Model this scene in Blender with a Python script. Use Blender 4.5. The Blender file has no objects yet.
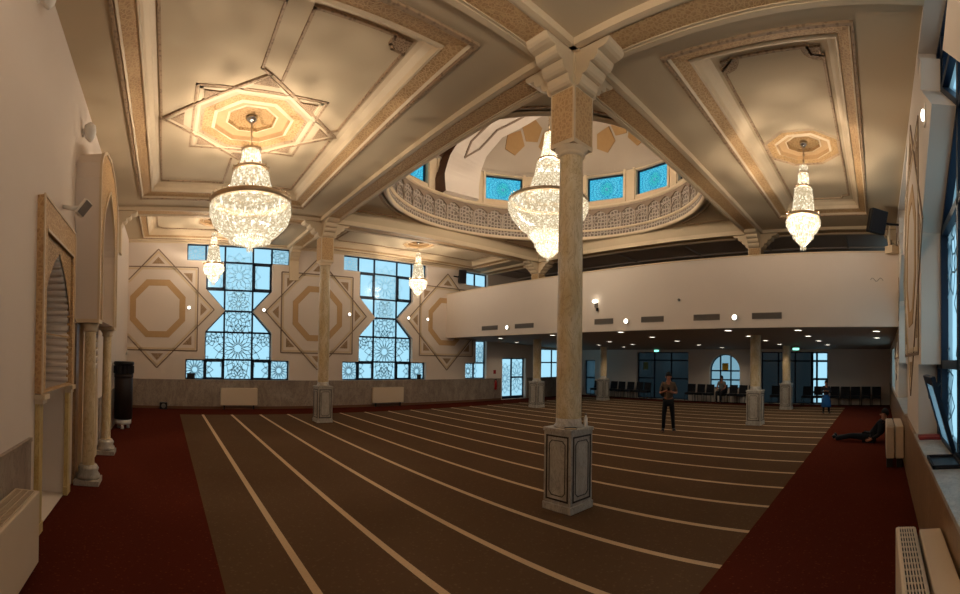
import bpy, bmesh, math, random
from math import sin, cos, pi, radians as R, hypot, atan2
from mathutils import Vector, Matrix
from mathutils.geometry import tessellate_polygon
random.seed(7)
C = bpy.context.scene.collection
SC = bpy.context.scene

# ------------------------------------------------------------ camera (a level phone panorama), sky, exposure
PF, PK, PH, PX = 455.29, 475.0, 353.44, 164.38      # px per radian, px per unit slope, horizon row, column of the +Y direction
cam = bpy.data.cameras.new('camera')
cam.type = 'PANO'
cam.panorama_type = 'CENTRAL_CYLINDRICAL'
cam.central_cylindrical_range_u_min = -480.0 / PF
cam.central_cylindrical_range_u_max = 480.0 / PF
cam.central_cylindrical_range_v_min = -(594.0 - PH) / PK
cam.central_cylindrical_range_v_max = PH / PK
cam.central_cylindrical_radius = 1.0
cam.clip_start = 0.05
cam_ob = bpy.data.objects.new('camera', cam)
C.objects.link(cam_ob)
az0 = (480.0 - PX) / PF
cy_, sy_ = cos(-0.0183), sin(-0.0183)
ROLL = Matrix(((cy_, 0, sy_), (0, 1, 0), (-sy_, 0, cy_)))
f_ = ROLL @ Vector((sin(az0), cos(az0), 0)); u_ = ROLL @ Vector((0, 0, 1)); r_ = f_.cross(u_)
cam_ob.matrix_world = Matrix.Translation((0, 0, 2.1)) @ Matrix((r_, u_, -f_)).transposed().to_4x4()
SC.camera = cam_ob

world = bpy.data.worlds.new('dusk_sky'); SC.world = world
world.use_nodes = True
wn = world.node_tree.nodes; wl = world.node_tree.links
bg = wn['Background']
tc = wn.new('ShaderNodeTexCoord'); sx = wn.new('ShaderNodeSeparateXYZ'); rp = wn.new('ShaderNodeValToRGB')
wl.new(tc.outputs['Generated'], sx.inputs[0]); wl.new(sx.outputs['Z'], rp.inputs[0]); wl.new(rp.outputs[0], bg.inputs[0])
rp.color_ramp.elements[0].color = (0.25, 0.45, 0.54, 1)
rp.color_ramp.elements[1].color = (0.20, 0.40, 0.56, 1); rp.color_ramp.elements[1].position = 0.9
bg.inputs[1].default_value = 1.8

SC.view_settings.view_transform = 'Standard'
SC.view_settings.look = 'None'
SC.view_settings.exposure = 0.12
SC.view_settings.gamma = 1.0
SC.view_settings.use_curve_mapping = False
SC.cycles.max_bounces = 8
SC.cycles.diffuse_bounces = 4
SC.cycles.transparent_max_bounces = 16
SC.cycles.sample_clamp_indirect = 4.0
SC.cycles.caustics_reflective = False
SC.cycles.caustics_refractive = False
SC.cycles.use_denoising = True
P_MAIN, P_DOME, P_SMALL, P_DOWN = 880.0, 1800.0, 460.0, 32.0
WARM = (1.0, 0.84, 0.66)

# ------------------------------------------------------------ helpers
def link(o, parent=None):
    C.objects.link(o)
    if parent is not None: o.parent = parent
    return o

def tag(o, label=None, cat=None, group=None, kind=None):
    if label: o['label'] = label
    if cat: o['category'] = cat
    if group: o['group'] = group
    if kind: o['kind'] = kind
    return o

def empty(name, loc=(0, 0, 0), rz=0.0):
    o = bpy.data.objects.new(name, None)
    o.empty_display_size = 0.1
    o.location = loc; o.rotation_euler = (0, 0, rz)
    return link(o)

def thing(name, label, cat, loc=(0, 0, 0), rz=0.0, group=None):
    return tag(empty(name, loc, rz), label, cat, group)

def kids(o): return [c for c in bpy.data.objects if c.parent is o]

def copy_tree(o, parent=None):
    ch = kids(o)
    c = o.copy(); C.objects.link(c)
    c.parent = parent
    for k in ch: copy_tree(k, c)
    return c

def dup(o, label, loc=None, rz=None, group=None):
    c = copy_tree(o)
    if loc is not None: c.location = loc
    if rz is not None: c.rotation_euler = (0, 0, rz)
    c['label'] = label
    if group: c['group'] = group
    return c

class MB:
    def __init__(s): s.v = []; s.f = []; s.sm = []
    def add(s, vs, fs, smooth=False):
        n = len(s.v); s.v += [tuple(p) for p in vs]
        s.f += [tuple(i + n for i in f) for f in fs]; s.sm += [smooth] * len(fs)
        return s
    def box(s, a, b):
        x0, x1 = sorted((a[0], b[0])); y0, y1 = sorted((a[1], b[1])); z0, z1 = sorted((a[2], b[2]))
        return s.add([(x0, y0, z0), (x1, y0, z0), (x1, y1, z0), (x0, y1, z0), (x0, y0, z1), (x1, y0, z1), (x1, y1, z1), (x0, y1, z1)],
              [(0, 3, 2, 1), (4, 5, 6, 7), (0, 1, 5, 4), (1, 2, 6, 5), (2, 3, 7, 6), (3, 0, 4, 7)])
    def obox(s, c, ax, ay, az):
        c, ax, ay, az = map(Vector, (c, ax, ay, az))
        vs = [c + ax * i + ay * j + az * k for k in (-1, 1) for (i, j) in ((-1, -1), (1, -1), (1, 1), (-1, 1))]
        return s.add(vs, [(0, 3, 2, 1), (4, 5, 6, 7), (0, 1, 5, 4), (1, 2, 6, 5), (2, 3, 7, 6), (3, 0, 4, 7)])
    def bar(s, p, q, w, h, n=(0, 0, 1), ext=0.0):
        """bar from p to q, width w across, height h along the normal n"""
        p, q, n = Vector(p), Vector(q), Vector(n)
        d = (q - p); L = d.length; d.normalize()
        side = n.cross(d).normalized(); nn = d.cross(side).normalized()
        return s.obox((p + q) / 2, d * (L / 2 + ext), side * w / 2, nn * h / 2)
    def prism(s, poly, o, ex, ey, ez, smooth=False):
        """extrude the 2-D polygon in the plane (ex, ey) at o along ez"""
        o, ex, ey, ez = map(Vector, (o, ex, ey, ez)); n = len(poly)
        a = [o + ex * p[0] + ey * p[1] for p in poly]; b = [p + ez for p in a]
        tri = tessellate_polygon([[Vector((p[0], p[1], 0)) for p in poly]])
        s.add(a + b, [tuple(t) for t in tri] + [tuple(n + i for i in reversed(t)) for t in tri])
        m = len(s.v) - 2 * n
        for i in range(n):
            j = (i + 1) % n
            s.f.append((m + i, m + j, m + n + j, m + n + i)); s.sm.append(smooth)
        return s
    def lathe(s, prof, seg=24, c=(0, 0, 0), rot=0.0, smooth=True, cap=True):
        base = len(s.v); n = len(prof)
        for r, z in prof:
            for k in range(seg):
                a = rot + 2 * pi * k / seg
                s.v.append((c[0] + r * cos(a), c[1] + r * sin(a), c[2] + z))
        for i in range(n - 1):
            for k in range(seg):
                k2 = (k + 1) % seg
                s.f.append((base + i * seg + k, base + i * seg + k2, base + (i + 1) * seg + k2, base + (i + 1) * seg + k)); s.sm.append(smooth)
        if cap:
            for i in (0, n - 1):
                if prof[i][0] > 1e-4:
                    s.f.append(tuple(base + i * seg + k for k in (range(seg) if i else reversed(range(seg))))); s.sm.append(False)
        return s
    def tube(s, pts, r, seg=8, smooth=True):
        pts = [Vector(p) for p in pts]; base = len(s.v); up = Vector((0, 0, 1))
        rr = r if isinstance(r, (list, tuple)) else [r] * len(pts)
        for i, p in enumerate(pts):
            d = (pts[min(i + 1, len(pts) - 1)] - pts[max(i - 1, 0)]).normalized()
            a = d.cross(up)
            if a.length < 1e-3: a = d.cross(Vector((1, 0, 0)))
            a.normalize(); b = d.cross(a)
            for k in range(seg):
                t = 2 * pi * k / seg
                s.v.append(tuple(p + (a * cos(t) + b * sin(t)) * rr[i]))
        for i in range(len(pts) - 1):
            for k in range(seg):
                k2 = (k + 1) % seg
                s.f.append((base + i * seg + k, base + i * seg + k2, base + (i + 1) * seg + k2, base + (i + 1) * seg + k)); s.sm.append(smooth)
        s.f.append(tuple(base + k for k in range(seg))); s.sm.append(False)
        s.f.append(tuple(base + (len(pts) - 1) * seg + k for k in reversed(range(seg)))); s.sm.append(False)
        return s
    def ball(s, c, rx, ry=None, rz=None, u=12, w=8):
        ry = ry or rx; rz = rz or rx
        prof = [(max(1e-5, sin(pi * i / w)), -cos(pi * i / w)) for i in range(w + 1)]
        t = MB().lathe(prof, u, cap=False)
        return s.add([(c[0] + x * rx, c[1] + y * ry, c[2] + z * rz) for x, y, z in t.v], t.f, True)
    def holes(s, outer, holes, P):
        """flat polygon with holes; P maps (a, b) to a point"""
        rings = [outer] + holes
        flat = [p for r in rings for p in r]
        tri = tessellate_polygon([[Vector((p[0], p[1], 0)) for p in r] for r in rings])
        return s.add([P(*p) for p in flat], [tuple(t) for t in tri])
    def skirt(s, ring, P, Q, closed=True):
        n = len(ring); a = [P(*p) for p in ring]; b = [Q(*p) for p in ring]
        return s.add(a + b, [(i, (i + 1) % n, n + (i + 1) % n, n + i) for i in range(n if closed else n - 1)])
    def build(s, name, mat, parent=None, bevel=0.0, loc=None):
        me = bpy.data.meshes.new(name)
        me.from_pydata(s.v, [], s.f); me.update()
        bm = bmesh.new(); bm.from_mesh(me)
        bmesh.ops.recalc_face_normals(bm, faces=bm.faces)
        bm.to_mesh(me); bm.free()
        for i, p in enumerate(me.polygons): p.use_smooth = s.sm[i] if i < len(s.sm) else False
        if isinstance(mat, (list, tuple)):
            for m in mat: me.materials.append(m)
        elif mat: me.materials.append(mat)
        o = bpy.data.objects.new(name, me)
        if loc is not None:
            me.transform(Matrix.Translation(-Vector(loc))); o.location = loc
        if bevel:
            md = o.modifiers.new('bevel', 'BEVEL'); md.width = bevel; md.segments = 2; md.limit_method = 'ANGLE'
        return link(o, parent)

# ------------------------------------------------------------ materials
class NT:
    def __init__(s, name):
        s.m = bpy.data.materials.new(name); s.m.use_nodes = True
        s.t = s.m.node_tree; s.n = s.t.nodes; s.n.clear()
        s.out = s.n.new('ShaderNodeOutputMaterial')
    def node(s, typ, **kw):
        nd = s.n.new(typ)
        for k, v in kw.items(): setattr(nd, k, v)
        return nd
    def lk(s, a, b): s.t.links.new(a, b)
    def setin(s, sock, v):
        if isinstance(v, bpy.types.NodeSocket): s.lk(v, sock)
        elif isinstance(v, (tuple, list)): sock.default_value = (tuple(v) + (1.0,))[:4] if len(sock.default_value) == 4 else tuple(v)[:3]
        else: sock.default_value = v
    def math(s, op, a, b=0.0, c=None):
        nd = s.node('ShaderNodeMath', operation=op)
        s.setin(nd.inputs[0], a); s.setin(nd.inputs[1], b)
        if c is not None: s.setin(nd.inputs[2], c)
        return nd.outputs[0]
    def mix(s, f, a, b):
        nd = s.node('ShaderNodeMix', data_type='RGBA')
        s.setin(nd.inputs[0], f); s.setin(nd.inputs[6], a); s.setin(nd.inputs[7], b)
        return nd.outputs[2]
    def coord(s, scale=1.0, which='Object'):
        tc = s.node('ShaderNodeTexCoord'); mp = s.node('ShaderNodeMapping')
        s.lk(tc.outputs[which], mp.inputs[0])
        mp.inputs['Scale'].default_value = (scale,) * 3 if not isinstance(scale, tuple) else scale
        return mp.outputs[0]
    def noise(s, vec, scale, detail=3.0, rough=0.5, dist=0.0):
        nd = s.node('ShaderNodeTexNoise'); s.lk(vec, nd.inputs['Vector'])
        nd.inputs['Scale'].default_value = scale; nd.inputs['Detail'].default_value = detail
        nd.inputs['Roughness'].default_value = rough; nd.inputs['Distortion'].default_value = dist
        return nd.outputs[0]
    def voro(s, vec, scale, feature='F1', out='Distance'):
        nd = s.node('ShaderNodeTexVoronoi', feature=feature); s.lk(vec, nd.inputs['Vector'])
        nd.inputs['Scale'].default_value = scale
        return nd.outputs[out]
    def ramp(s, f, stops):
        nd = s.node('ShaderNodeValToRGB'); s.lk(f, nd.inputs[0]); e = nd.color_ramp.elements
        while len(e) < len(stops): e.new(0.5)
        for k, (p, c) in enumerate(stops): e[k].position = p; e[k].color = tuple(c) + (1,)
        return nd.outputs[0]
    def bsdf(s, col, rough=0.7, metal=0.0, bump=None, bstr=0.3, bdist=0.01, spec=0.3):
        b = s.node('ShaderNodeBsdfPrincipled')
        s.setin(b.inputs['Base Color'], col); s.setin(b.inputs['Roughness'], rough); s.setin(b.inputs['Metallic'], metal)
        b.inputs['Specular IOR Level'].default_value = spec
        if bump is not None:
            bp = s.node('ShaderNodeBump'); bp.inputs['Strength'].default_value = bstr; bp.inputs['Distance'].default_value = bdist
            s.lk(bump, bp.inputs['Height']); s.lk(bp.outputs[0], b.inputs['Normal'])
        s.lk(b.outputs[0], s.out.inputs[0])
        return s.m

def rgb(r, g, b):
    f = lambda c: (c / 255 / 12.92) if c <= 10 else (((c / 255) + 0.055) / 1.055) ** 2.4
    return (f(r), f(g), f(b))

def simple(name, c, rough=0.7, metal=0.0, var=0.06, scale=6.0, spec=0.3):
    t = NT(name); v = t.coord()
    n = t.noise(v, scale, 4)
    a = tuple(x * (1 - var) for x in c); b = tuple(min(1, x * (1 + var)) for x in c)
    return t.bsdf(t.mix(n, a, b), rough, metal, n, 0.05, 0.005, spec)

def marble(name, c0, c1, vein, scale=1.0, rough=0.35):
    t = NT(name); v = t.coord((scale, scale, scale * 0.45))
    n = t.noise(v, 2.2, 6, 0.6, 1.2)
    w = t.noise(v, 3.5, 8, 0.65, 2.5)
    base = t.ramp(n, [(0.3, c0), (0.7, c1)])
    vm = t.ramp(w, [(0.47, (0, 0, 0)), (0.5, (1, 1, 1)), (0.53, (0, 0, 0))])
    return t.bsdf(t.mix(t.math('MULTIPLY', vm, 0.55), base, vein), rough)

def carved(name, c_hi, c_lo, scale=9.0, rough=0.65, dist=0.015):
    """low-relief arabesque carving: raised scrolls over a darker ground"""
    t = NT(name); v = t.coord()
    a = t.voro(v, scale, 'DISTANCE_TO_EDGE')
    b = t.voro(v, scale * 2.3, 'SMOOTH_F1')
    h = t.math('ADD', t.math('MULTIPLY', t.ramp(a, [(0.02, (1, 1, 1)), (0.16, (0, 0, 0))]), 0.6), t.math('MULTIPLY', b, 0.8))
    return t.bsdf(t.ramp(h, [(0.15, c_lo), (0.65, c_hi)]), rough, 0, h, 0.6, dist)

M = {}
WALL = rgb(214, 199, 184)
M['wall'] = simple('cream_plaster', WALL, 0.85, 0, 0.03, 1.5)
M['ceil'] = simple('ceiling_plaster', rgb(192, 172, 142), 0.85, 0, 0.03, 1.2)
M['ceil_shade'] = M['ceil']
M['cream'] = simple('cream_moulding', rgb(208, 186, 154), 0.6, 0, 0.04, 8)
M['white'] = simple('white_paint', rgb(222, 215, 205), 0.5, 0, 0.03, 8)
M['gallery'] = simple('gallery_grey_paint', rgb(168, 156, 146), 0.85, 0, 0.05, 2)
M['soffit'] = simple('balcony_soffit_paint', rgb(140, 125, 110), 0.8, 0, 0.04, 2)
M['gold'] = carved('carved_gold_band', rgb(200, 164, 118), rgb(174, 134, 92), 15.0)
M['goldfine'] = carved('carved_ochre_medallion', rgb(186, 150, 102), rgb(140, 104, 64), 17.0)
M['tan'] = simple('tan_paint', rgb(184, 150, 108), 0.75, 0, 0.08, 12)
M['darkbrown'] = simple('dark_brown', rgb(104, 72, 52), 0.8, 0, 0.08, 9)
M['dome'] = simple('grey_cream_dome_plaster', rgb(176, 160, 142), 0.85, 0, 0.04, 2)
M['taupe'] = simple('taupe_carving', rgb(168, 152, 136), 0.8, 0, 0.05, 9)
M['ochre'] = simple('ochre_dome_paint', rgb(162, 126, 82), 0.75, 0, 0.08, 9)
M['wallbrown'] = simple('brown_incised_line', rgb(134, 114, 96), 0.8, 0, 0.1, 20)
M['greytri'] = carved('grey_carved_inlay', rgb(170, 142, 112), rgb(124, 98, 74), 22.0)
t = NT('dotted_dark_moulding'); v = t.coord()
d = t.voro(v, 14.0)
M['dotline'] = t.bsdf(t.ramp(d, [(0.2, rgb(132, 108, 84)), (0.5, rgb(166, 138, 108))]), 0.7, 0, d, 0.5)
M['marble_white'] = marble('white_veined_marble', rgb(150, 142, 130), rgb(188, 178, 164), rgb(108, 98, 88), 1.6)
M['marble_shaft'] = marble('honey_marble', rgb(188, 160, 112), rgb(214, 196, 164), rgb(146, 118, 80), 1.3)
M['marble_wain'] = marble('grey_brown_marble', rgb(128, 112, 98), rgb(164, 148, 132), rgb(96, 82, 72), 1.1)
M['marble_tan'] = marble('brown_marble', rgb(120, 92, 66), rgb(150, 118, 86), rgb(84, 62, 46), 1.2)
M['marble_yellow'] = marble('yellow_marble', rgb(186, 158, 96), rgb(210, 188, 136), rgb(140, 108, 60), 2.0)
M['inlay'] = simple('dark_inlay', rgb(52, 40, 34), 0.4, 0, 0.1, 10)
M['navy'] = simple('navy_window_frame', rgb(22, 36, 54), 0.45, 0.1, 0.05, 10)
M['black'] = simple('black_plastic', rgb(18, 17, 18), 0.45, 0, 0.1, 20)
M['darkgrey'] = simple('dark_grey_fabric', rgb(34, 32, 36), 0.9, 0, 0.15, 30)
M['chair'] = simple('dark_chair_fabric', rgb(26, 26, 30), 0.9, 0, 0.15, 30)
M['radiator'] = simple('cream_radiator_enamel', rgb(206, 186, 160), 0.45, 0, 0.02, 5)
M['grille'] = simple('grille_dark_metal', rgb(46, 42, 38), 0.5, 0.4, 0.1, 20)
M['brass'] = simple('aged_brass', rgb(176, 152, 122), 0.35, 0.8, 0.06, 12, 0.5)
M['chrome'] = simple('polished_metal', rgb(190, 186, 180), 0.2, 0.9, 0.04, 12, 0.5)
M['vent'] = simple('grey_vent_metal', rgb(120, 112, 104), 0.55, 0.3, 0.05, 12)
M['darkwood'] = simple('very_dark_wood', rgb(30, 20, 18), 0.45, 0, 0.25, 9)
M['red'] = simple('red_enamel', rgb(150, 20, 18), 0.35, 0, 0.05, 9)
M['redbook'] = simple('dull_red_cloth', rgb(130, 42, 36), 0.7, 0, 0.08, 14)
M['skin'] = simple('skin', rgb(150, 100, 76), 0.6, 0, 0.05, 14)
M['hair'] = simple('black_hair', rgb(18, 14, 12), 0.7, 0, 0.2, 40)
M['tshirt'] = simple('brown_tshirt', rgb(84, 68, 54), 0.9, 0, 0.08, 25)
M['khaki'] = simple('khaki_shirt', rgb(96, 84, 62), 0.9, 0, 0.08, 25)
M['trousers'] = simple('black_trousers', rgb(16, 16, 20), 0.9, 0, 0.15, 25)
M['bluecloth'] = simple('blue_cloth', rgb(24, 78, 132), 0.9, 0, 0.1, 25)
M['paleshirt'] = simple('pale_shirt', rgb(104, 98, 90), 0.9, 0, 0.06, 25)
M['yellowpaper'] = simple('yellow_paper', rgb(206, 160, 40), 0.7, 0, 0.15, 14)
M['palepaper'] = simple('pale_green_paper', rgb(120, 132, 88), 0.7, 0, 0.1, 14)
M['latticefilm'] = simple('blue_grey_film_line', rgb(96, 136, 160), 0.7, 0, 0.05, 20)
M['latticefaint'] = simple('pale_film_line', rgb(130, 172, 192), 0.7, 0, 0.05, 20)

# prayer carpet: brown field with pale row lines, red borders
t = NT('prayer_carpet'); tcn = t.node('ShaderNodeTexCoord'); sp = t.node('ShaderNodeSeparateXYZ')
t.lk(tcn.outputs['Object'], sp.inputs[0]); X, Y = sp.outputs[0], sp.outputs[1]
v = t.coord()
fx = t.math('FRACT', t.math('ADD', t.math('DIVIDE', t.math('SUBTRACT', X, 1.43), 1.06), 0.5))
ln = t.math('LESS_THAN', t.math('ABSOLUTE', t.math('SUBTRACT', fx, 0.5)), 0.042)
inx = t.math('GREATER_THAN', X, 0.6)
iny = t.math('MULTIPLY', t.math('GREATER_THAN', Y, 1.66), t.math('LESS_THAN', Y, 16.45))
ins = t.math('MULTIPLY', inx, iny)
ins = t.math('MULTIPLY', ins, t.math('LESS_THAN', X, 22.0))
fine = t.voro(v, 16.0); fine2 = t.noise(v, 40.0, 2)
big = t.noise(v, 0.7, 3)
brown = t.mix(t.math('MULTIPLY', t.ramp(fine, [(0.12, (1, 1, 1)), (0.3, (0, 0, 0))]), 0.35), rgb(88, 70, 52), rgb(122, 100, 74))
brown = t.mix(t.math('MULTIPLY', big, 0.5), brown, rgb(78, 54, 42))
red = t.mix(t.math('MULTIPLY', t.ramp(fine, [(0.10, (1, 1, 1)), (0.25, (0, 0, 0))]), 0.5), rgb(74, 33, 23), rgb(114, 64, 42))
red = t.mix(t.math('MULTIPLY', fine2, 0.4), red, rgb(72, 28, 18))
line = t.mix(fine2, rgb(196, 168, 136), rgb(172, 144, 112))
field = t.mix(ln, brown, line)
M['carpet'] = t.bsdf(t.mix(ins, red, field), 0.95, 0, fine2, 0.25, 0.01, 0.0)

def glassmat(name, tint, trans=0.5, pat=None):
    t = NT(name)
    col = tint if pat is None else pat(t)
    tr = t.node('ShaderNodeBsdfTransparent'); t.setin(tr.inputs[0], col)
    tl = t.node('ShaderNodeBsdfTranslucent'); t.setin(tl.inputs[0], col)
    gl = t.node('ShaderNodeBsdfGlossy'); gl.inputs['Roughness'].default_value = 0.15; t.setin(gl.inputs[0], (0.6, 0.6, 0.6))
    m1 = t.node('ShaderNodeMixShader'); m1.inputs[0].default_value = 1 - trans
    t.lk(tr.outputs[0], m1.inputs[1]); t.lk(tl.outputs[0], m1.inputs[2])
    m2 = t.node('ShaderNodeMixShader'); m2.inputs[0].default_value = 0.05
    t.lk(m1.outputs[0], m2.inputs[1]); t.lk(gl.outputs[0], m2.inputs[2])
    t.lk(m2.outputs[0], t.out.inputs[0])
    return t.m
M['pane'] = glassmat('frosted_blue_pane', (0.93, 0.97, 1.0), 0.55)
M['darkpane'] = glassmat('dark_outside_pane', (0.014, 0.015, 0.016), 0.5)  # the tint carries the darkness beyond the back glass fronts
M['dimpane'] = glassmat('dark_blue_pane', (0.045, 0.06, 0.07), 0.5)  # very low blue tint for the narrow back door
M['archpane'] = glassmat('grey_blue_pane', (0.40, 0.44, 0.46), 0.5)

def rosette(t):
    """turquoise stained glass: rings of small green, blue and white pieces about the pane's centre"""
    tcn = t.node('ShaderNodeTexCoord'); sp = t.node('ShaderNodeSeparateXYZ'); t.lk(tcn.outputs['Object'], sp.inputs[0])
    x, z = sp.outputs[0], sp.outputs[2]
    r = t.math('SQRT', t.math('ADD', t.math('MULTIPLY', x, x), t.math('MULTIPLY', z, z)))
    a = t.math('ARCTAN2', z, x)
    sp12 = t.math('SINE', t.math('MULTIPLY', a, 16.0))
    rr = t.math('ADD', r, t.math('MULTIPLY', sp12, 0.015))
    ring = t.math('SINE', t.math('MULTIPLY', rr, 44.0))
    base = t.ramp(rr, [(0.05, (0.85, 1.0, 0.95)), (0.08, (0.10, 0.85, 0.60)), (0.20, (0.20, 1.0, 0.70)), (0.28, (0.12, 0.75, 0.80)), (0.34, (0.35, 1.0, 1.0)), (0.6, (0.25, 0.95, 1.0))])
    w = t.voro(t.coord(), 17.0, 'DISTANCE_TO_EDGE')
    lead = t.ramp(w, [(0.04, (0, 0, 0)), (0.16, (1, 1, 1))])
    c = t.mix(t.math('MULTIPLY', t.math('GREATER_THAN', ring, 0.35), 0.55), base, (0.08, 0.60, 0.70))
    return t.mix(0.95, c, t.mix(lead, (0.02, 0.26, 0.46), c))
M['stained'] = glassmat('turquoise_stained_glass', None, 0.6, rosette)

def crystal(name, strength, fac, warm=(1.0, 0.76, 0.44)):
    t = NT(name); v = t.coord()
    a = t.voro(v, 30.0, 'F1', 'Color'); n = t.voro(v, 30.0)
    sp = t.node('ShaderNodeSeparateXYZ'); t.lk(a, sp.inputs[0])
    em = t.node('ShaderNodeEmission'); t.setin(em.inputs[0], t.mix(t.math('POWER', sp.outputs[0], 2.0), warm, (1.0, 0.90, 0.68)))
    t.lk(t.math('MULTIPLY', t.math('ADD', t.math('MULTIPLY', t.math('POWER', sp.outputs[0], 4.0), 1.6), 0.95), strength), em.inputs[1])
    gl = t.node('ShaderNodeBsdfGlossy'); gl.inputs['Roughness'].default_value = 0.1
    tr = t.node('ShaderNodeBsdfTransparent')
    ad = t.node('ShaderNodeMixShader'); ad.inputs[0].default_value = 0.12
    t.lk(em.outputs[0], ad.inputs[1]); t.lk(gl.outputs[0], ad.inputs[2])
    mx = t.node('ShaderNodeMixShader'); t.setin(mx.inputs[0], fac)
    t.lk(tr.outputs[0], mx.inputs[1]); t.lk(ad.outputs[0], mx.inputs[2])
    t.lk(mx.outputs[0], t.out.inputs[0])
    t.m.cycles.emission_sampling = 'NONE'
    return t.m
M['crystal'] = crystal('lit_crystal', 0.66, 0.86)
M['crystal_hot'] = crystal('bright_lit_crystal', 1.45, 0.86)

def emis(name, c, s):
    t = NT(name); em = t.node('ShaderNodeEmission'); t.setin(em.inputs[0], c); em.inputs[1].default_value = s
    t.lk(em.outputs[0], t.out.inputs[0]); return t.m
M['lamp'] = emis('lamp_glow', (1.0, 0.93, 0.78), 5.0)
M['lampdim'] = emis('downlight_glow', (1.0, 0.92, 0.78), 6.0)
M['exitglow'] = emis('exit_sign_glow', (0.25, 1.0, 0.72), 2.2)

# lattice frieze of the drum
t = NT('drum_lattice_carving'); tcn = t.node('ShaderNodeTexCoord'); sp = t.node('ShaderNodeSeparateXYZ'); t.lk(tcn.outputs['Object'], sp.inputs[0])
x, y, z = sp.outputs
ang = t.math('MULTIPLY', t.math('ARCTAN2', y, x), 72 / (2 * pi))
cx = t.node('ShaderNodeCombineXYZ'); t.lk(t.math('MULTIPLY', ang, 3.0), cx.inputs[0]); t.lk(t.math('MULTIPLY', z, 7.5), cx.inputs[1])
w = t.node('ShaderNodeTexVoronoi', feature='DISTANCE_TO_EDGE'); t.lk(cx.outputs[0], w.inputs['Vector']); w.inputs['Scale'].default_value = 1.0; w.inputs['Randomness'].default_value = 0.35
M['drum'] = t.bsdf(t.ramp(w.outputs[0], [(0.10, rgb(166, 152, 138)), (0.24, rgb(106, 92, 80))]), 0.75, 0, w.outputs[0], -0.6, 0.03)

# ------------------------------------------------------------ room dimensions
XL, XB, YN, YF = -1.5, 23.3, -0.55, 18.2
ZC, ZP, ZM, ZS, RD = 6.45, 6.70, 6.85, 6.85, 4.82
CX, CY = 10.3, 9.35
COLX, COLY = (5.25, 15.4, 20.75), (4.3, 14.4)

# floor
o = MB().box((XL - .4, YN - .6, -0.2), (XB + .4, YF + .5, 0.0)).build('floor', M['carpet']); tag(o, kind='structure')

# ------------------------------------------------------------ hourglass windows
def hourglass(cx):
    h = [(-2.14, 1.12), (2.14, 1.12), (2.14, 1.9), (1.37, 1.9), (1.37, 2.97), (.58, 3.8), (1.37, 4.62), (1.37, 5.7), (2.14, 5.7), (2.14, 6.35),
         (-2.14, 6.35), (-2.14, 5.7), (-1.37, 5.7), (-1.37, 4.62), (-.58, 3.8), (-1.37, 2.97), (-1.37, 1.9), (-2.14, 1.9)]
    return [(cx + a, b) for a, b in h]
W_BARS = [((-2.14, 1.9), (2.14, 1.9)), ((-1.37, 2.97), (1.37, 2.97)), ((-.58, 3.8), (.58, 3.8)), ((-1.37, 4.62), (1.37, 4.62)), ((-2.14, 5.7), (2.14, 5.7)),
          ((-.58, 1.12), (-.58, 6.35)), ((.58, 1.12), (.58, 6.35)), ((-1.37, 1.12), (-1.37, 1.9)), ((1.37, 1.12), (1.37, 1.9)), ((-1.37, 5.7), (-1.37, 6.35)), ((1.37, 5.7), (1.37, 6.35))]
W_SASH = [(-1.37, 1.12, -.58, 1.9), (.58, 1.12, 1.37, 1.9), (.58, 4.62, 1.37, 5.7), (-1.37, 4.62, -.58, 5.7)]

def clipline(p, q, rc):
    x0, z0, x1, z1 = rc; t0, t1 = 0.0, 1.0; dx, dz = q[0] - p[0], q[1] - p[1]
    for d, s in ((-dx, p[0] - x0), (dx, x1 - p[0]), (-dz, p[1] - z0), (dz, z1 - p[1])):
        if abs(d) < 1e-9:
            if s < 0: return None
        else:
            k = s / d
            if d < 0: t0 = max(t0, k)
            else: t1 = min(t1, k)
    if t0 >= t1: return None
    return (p[0] + dx * t0, p[1] + dz * t0), (p[0] + dx * t1, p[1] + dz * t1)

def rosette_lines(c, r0, n=16):
    L = []
    for k in range(n):
        a = 2 * pi * k / n; b = 2 * pi * (k + .5) / n; b2 = 2 * pi * (k - .5) / n; e = 2 * pi * (k + 1) / n
        P = lambda r, a: (c[0] + r * cos(a), c[1] + r * sin(a))
        L += [(P(r0 * .14, a), P(r0 * .42, b)), (P(r0 * .14, a), P(r0 * .42, b2)), (P(r0 * .42, b), P(r0 * .62, a)), (P(r0 * .42, b2), P(r0 * .62, a)),
              (P(r0 * .62, a), P(r0 * .62, b)), (P(r0 * .62, b), P(r0 * .80, b)), (P(r0 * .80, b), P(r0, a)), (P(r0 * .80, b), P(r0, e)), (P(r0 * .62, a), P(r0 * .8, b)), (P(r0 * .62, a), P(r0 * .8, b2))]
    return L

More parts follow.
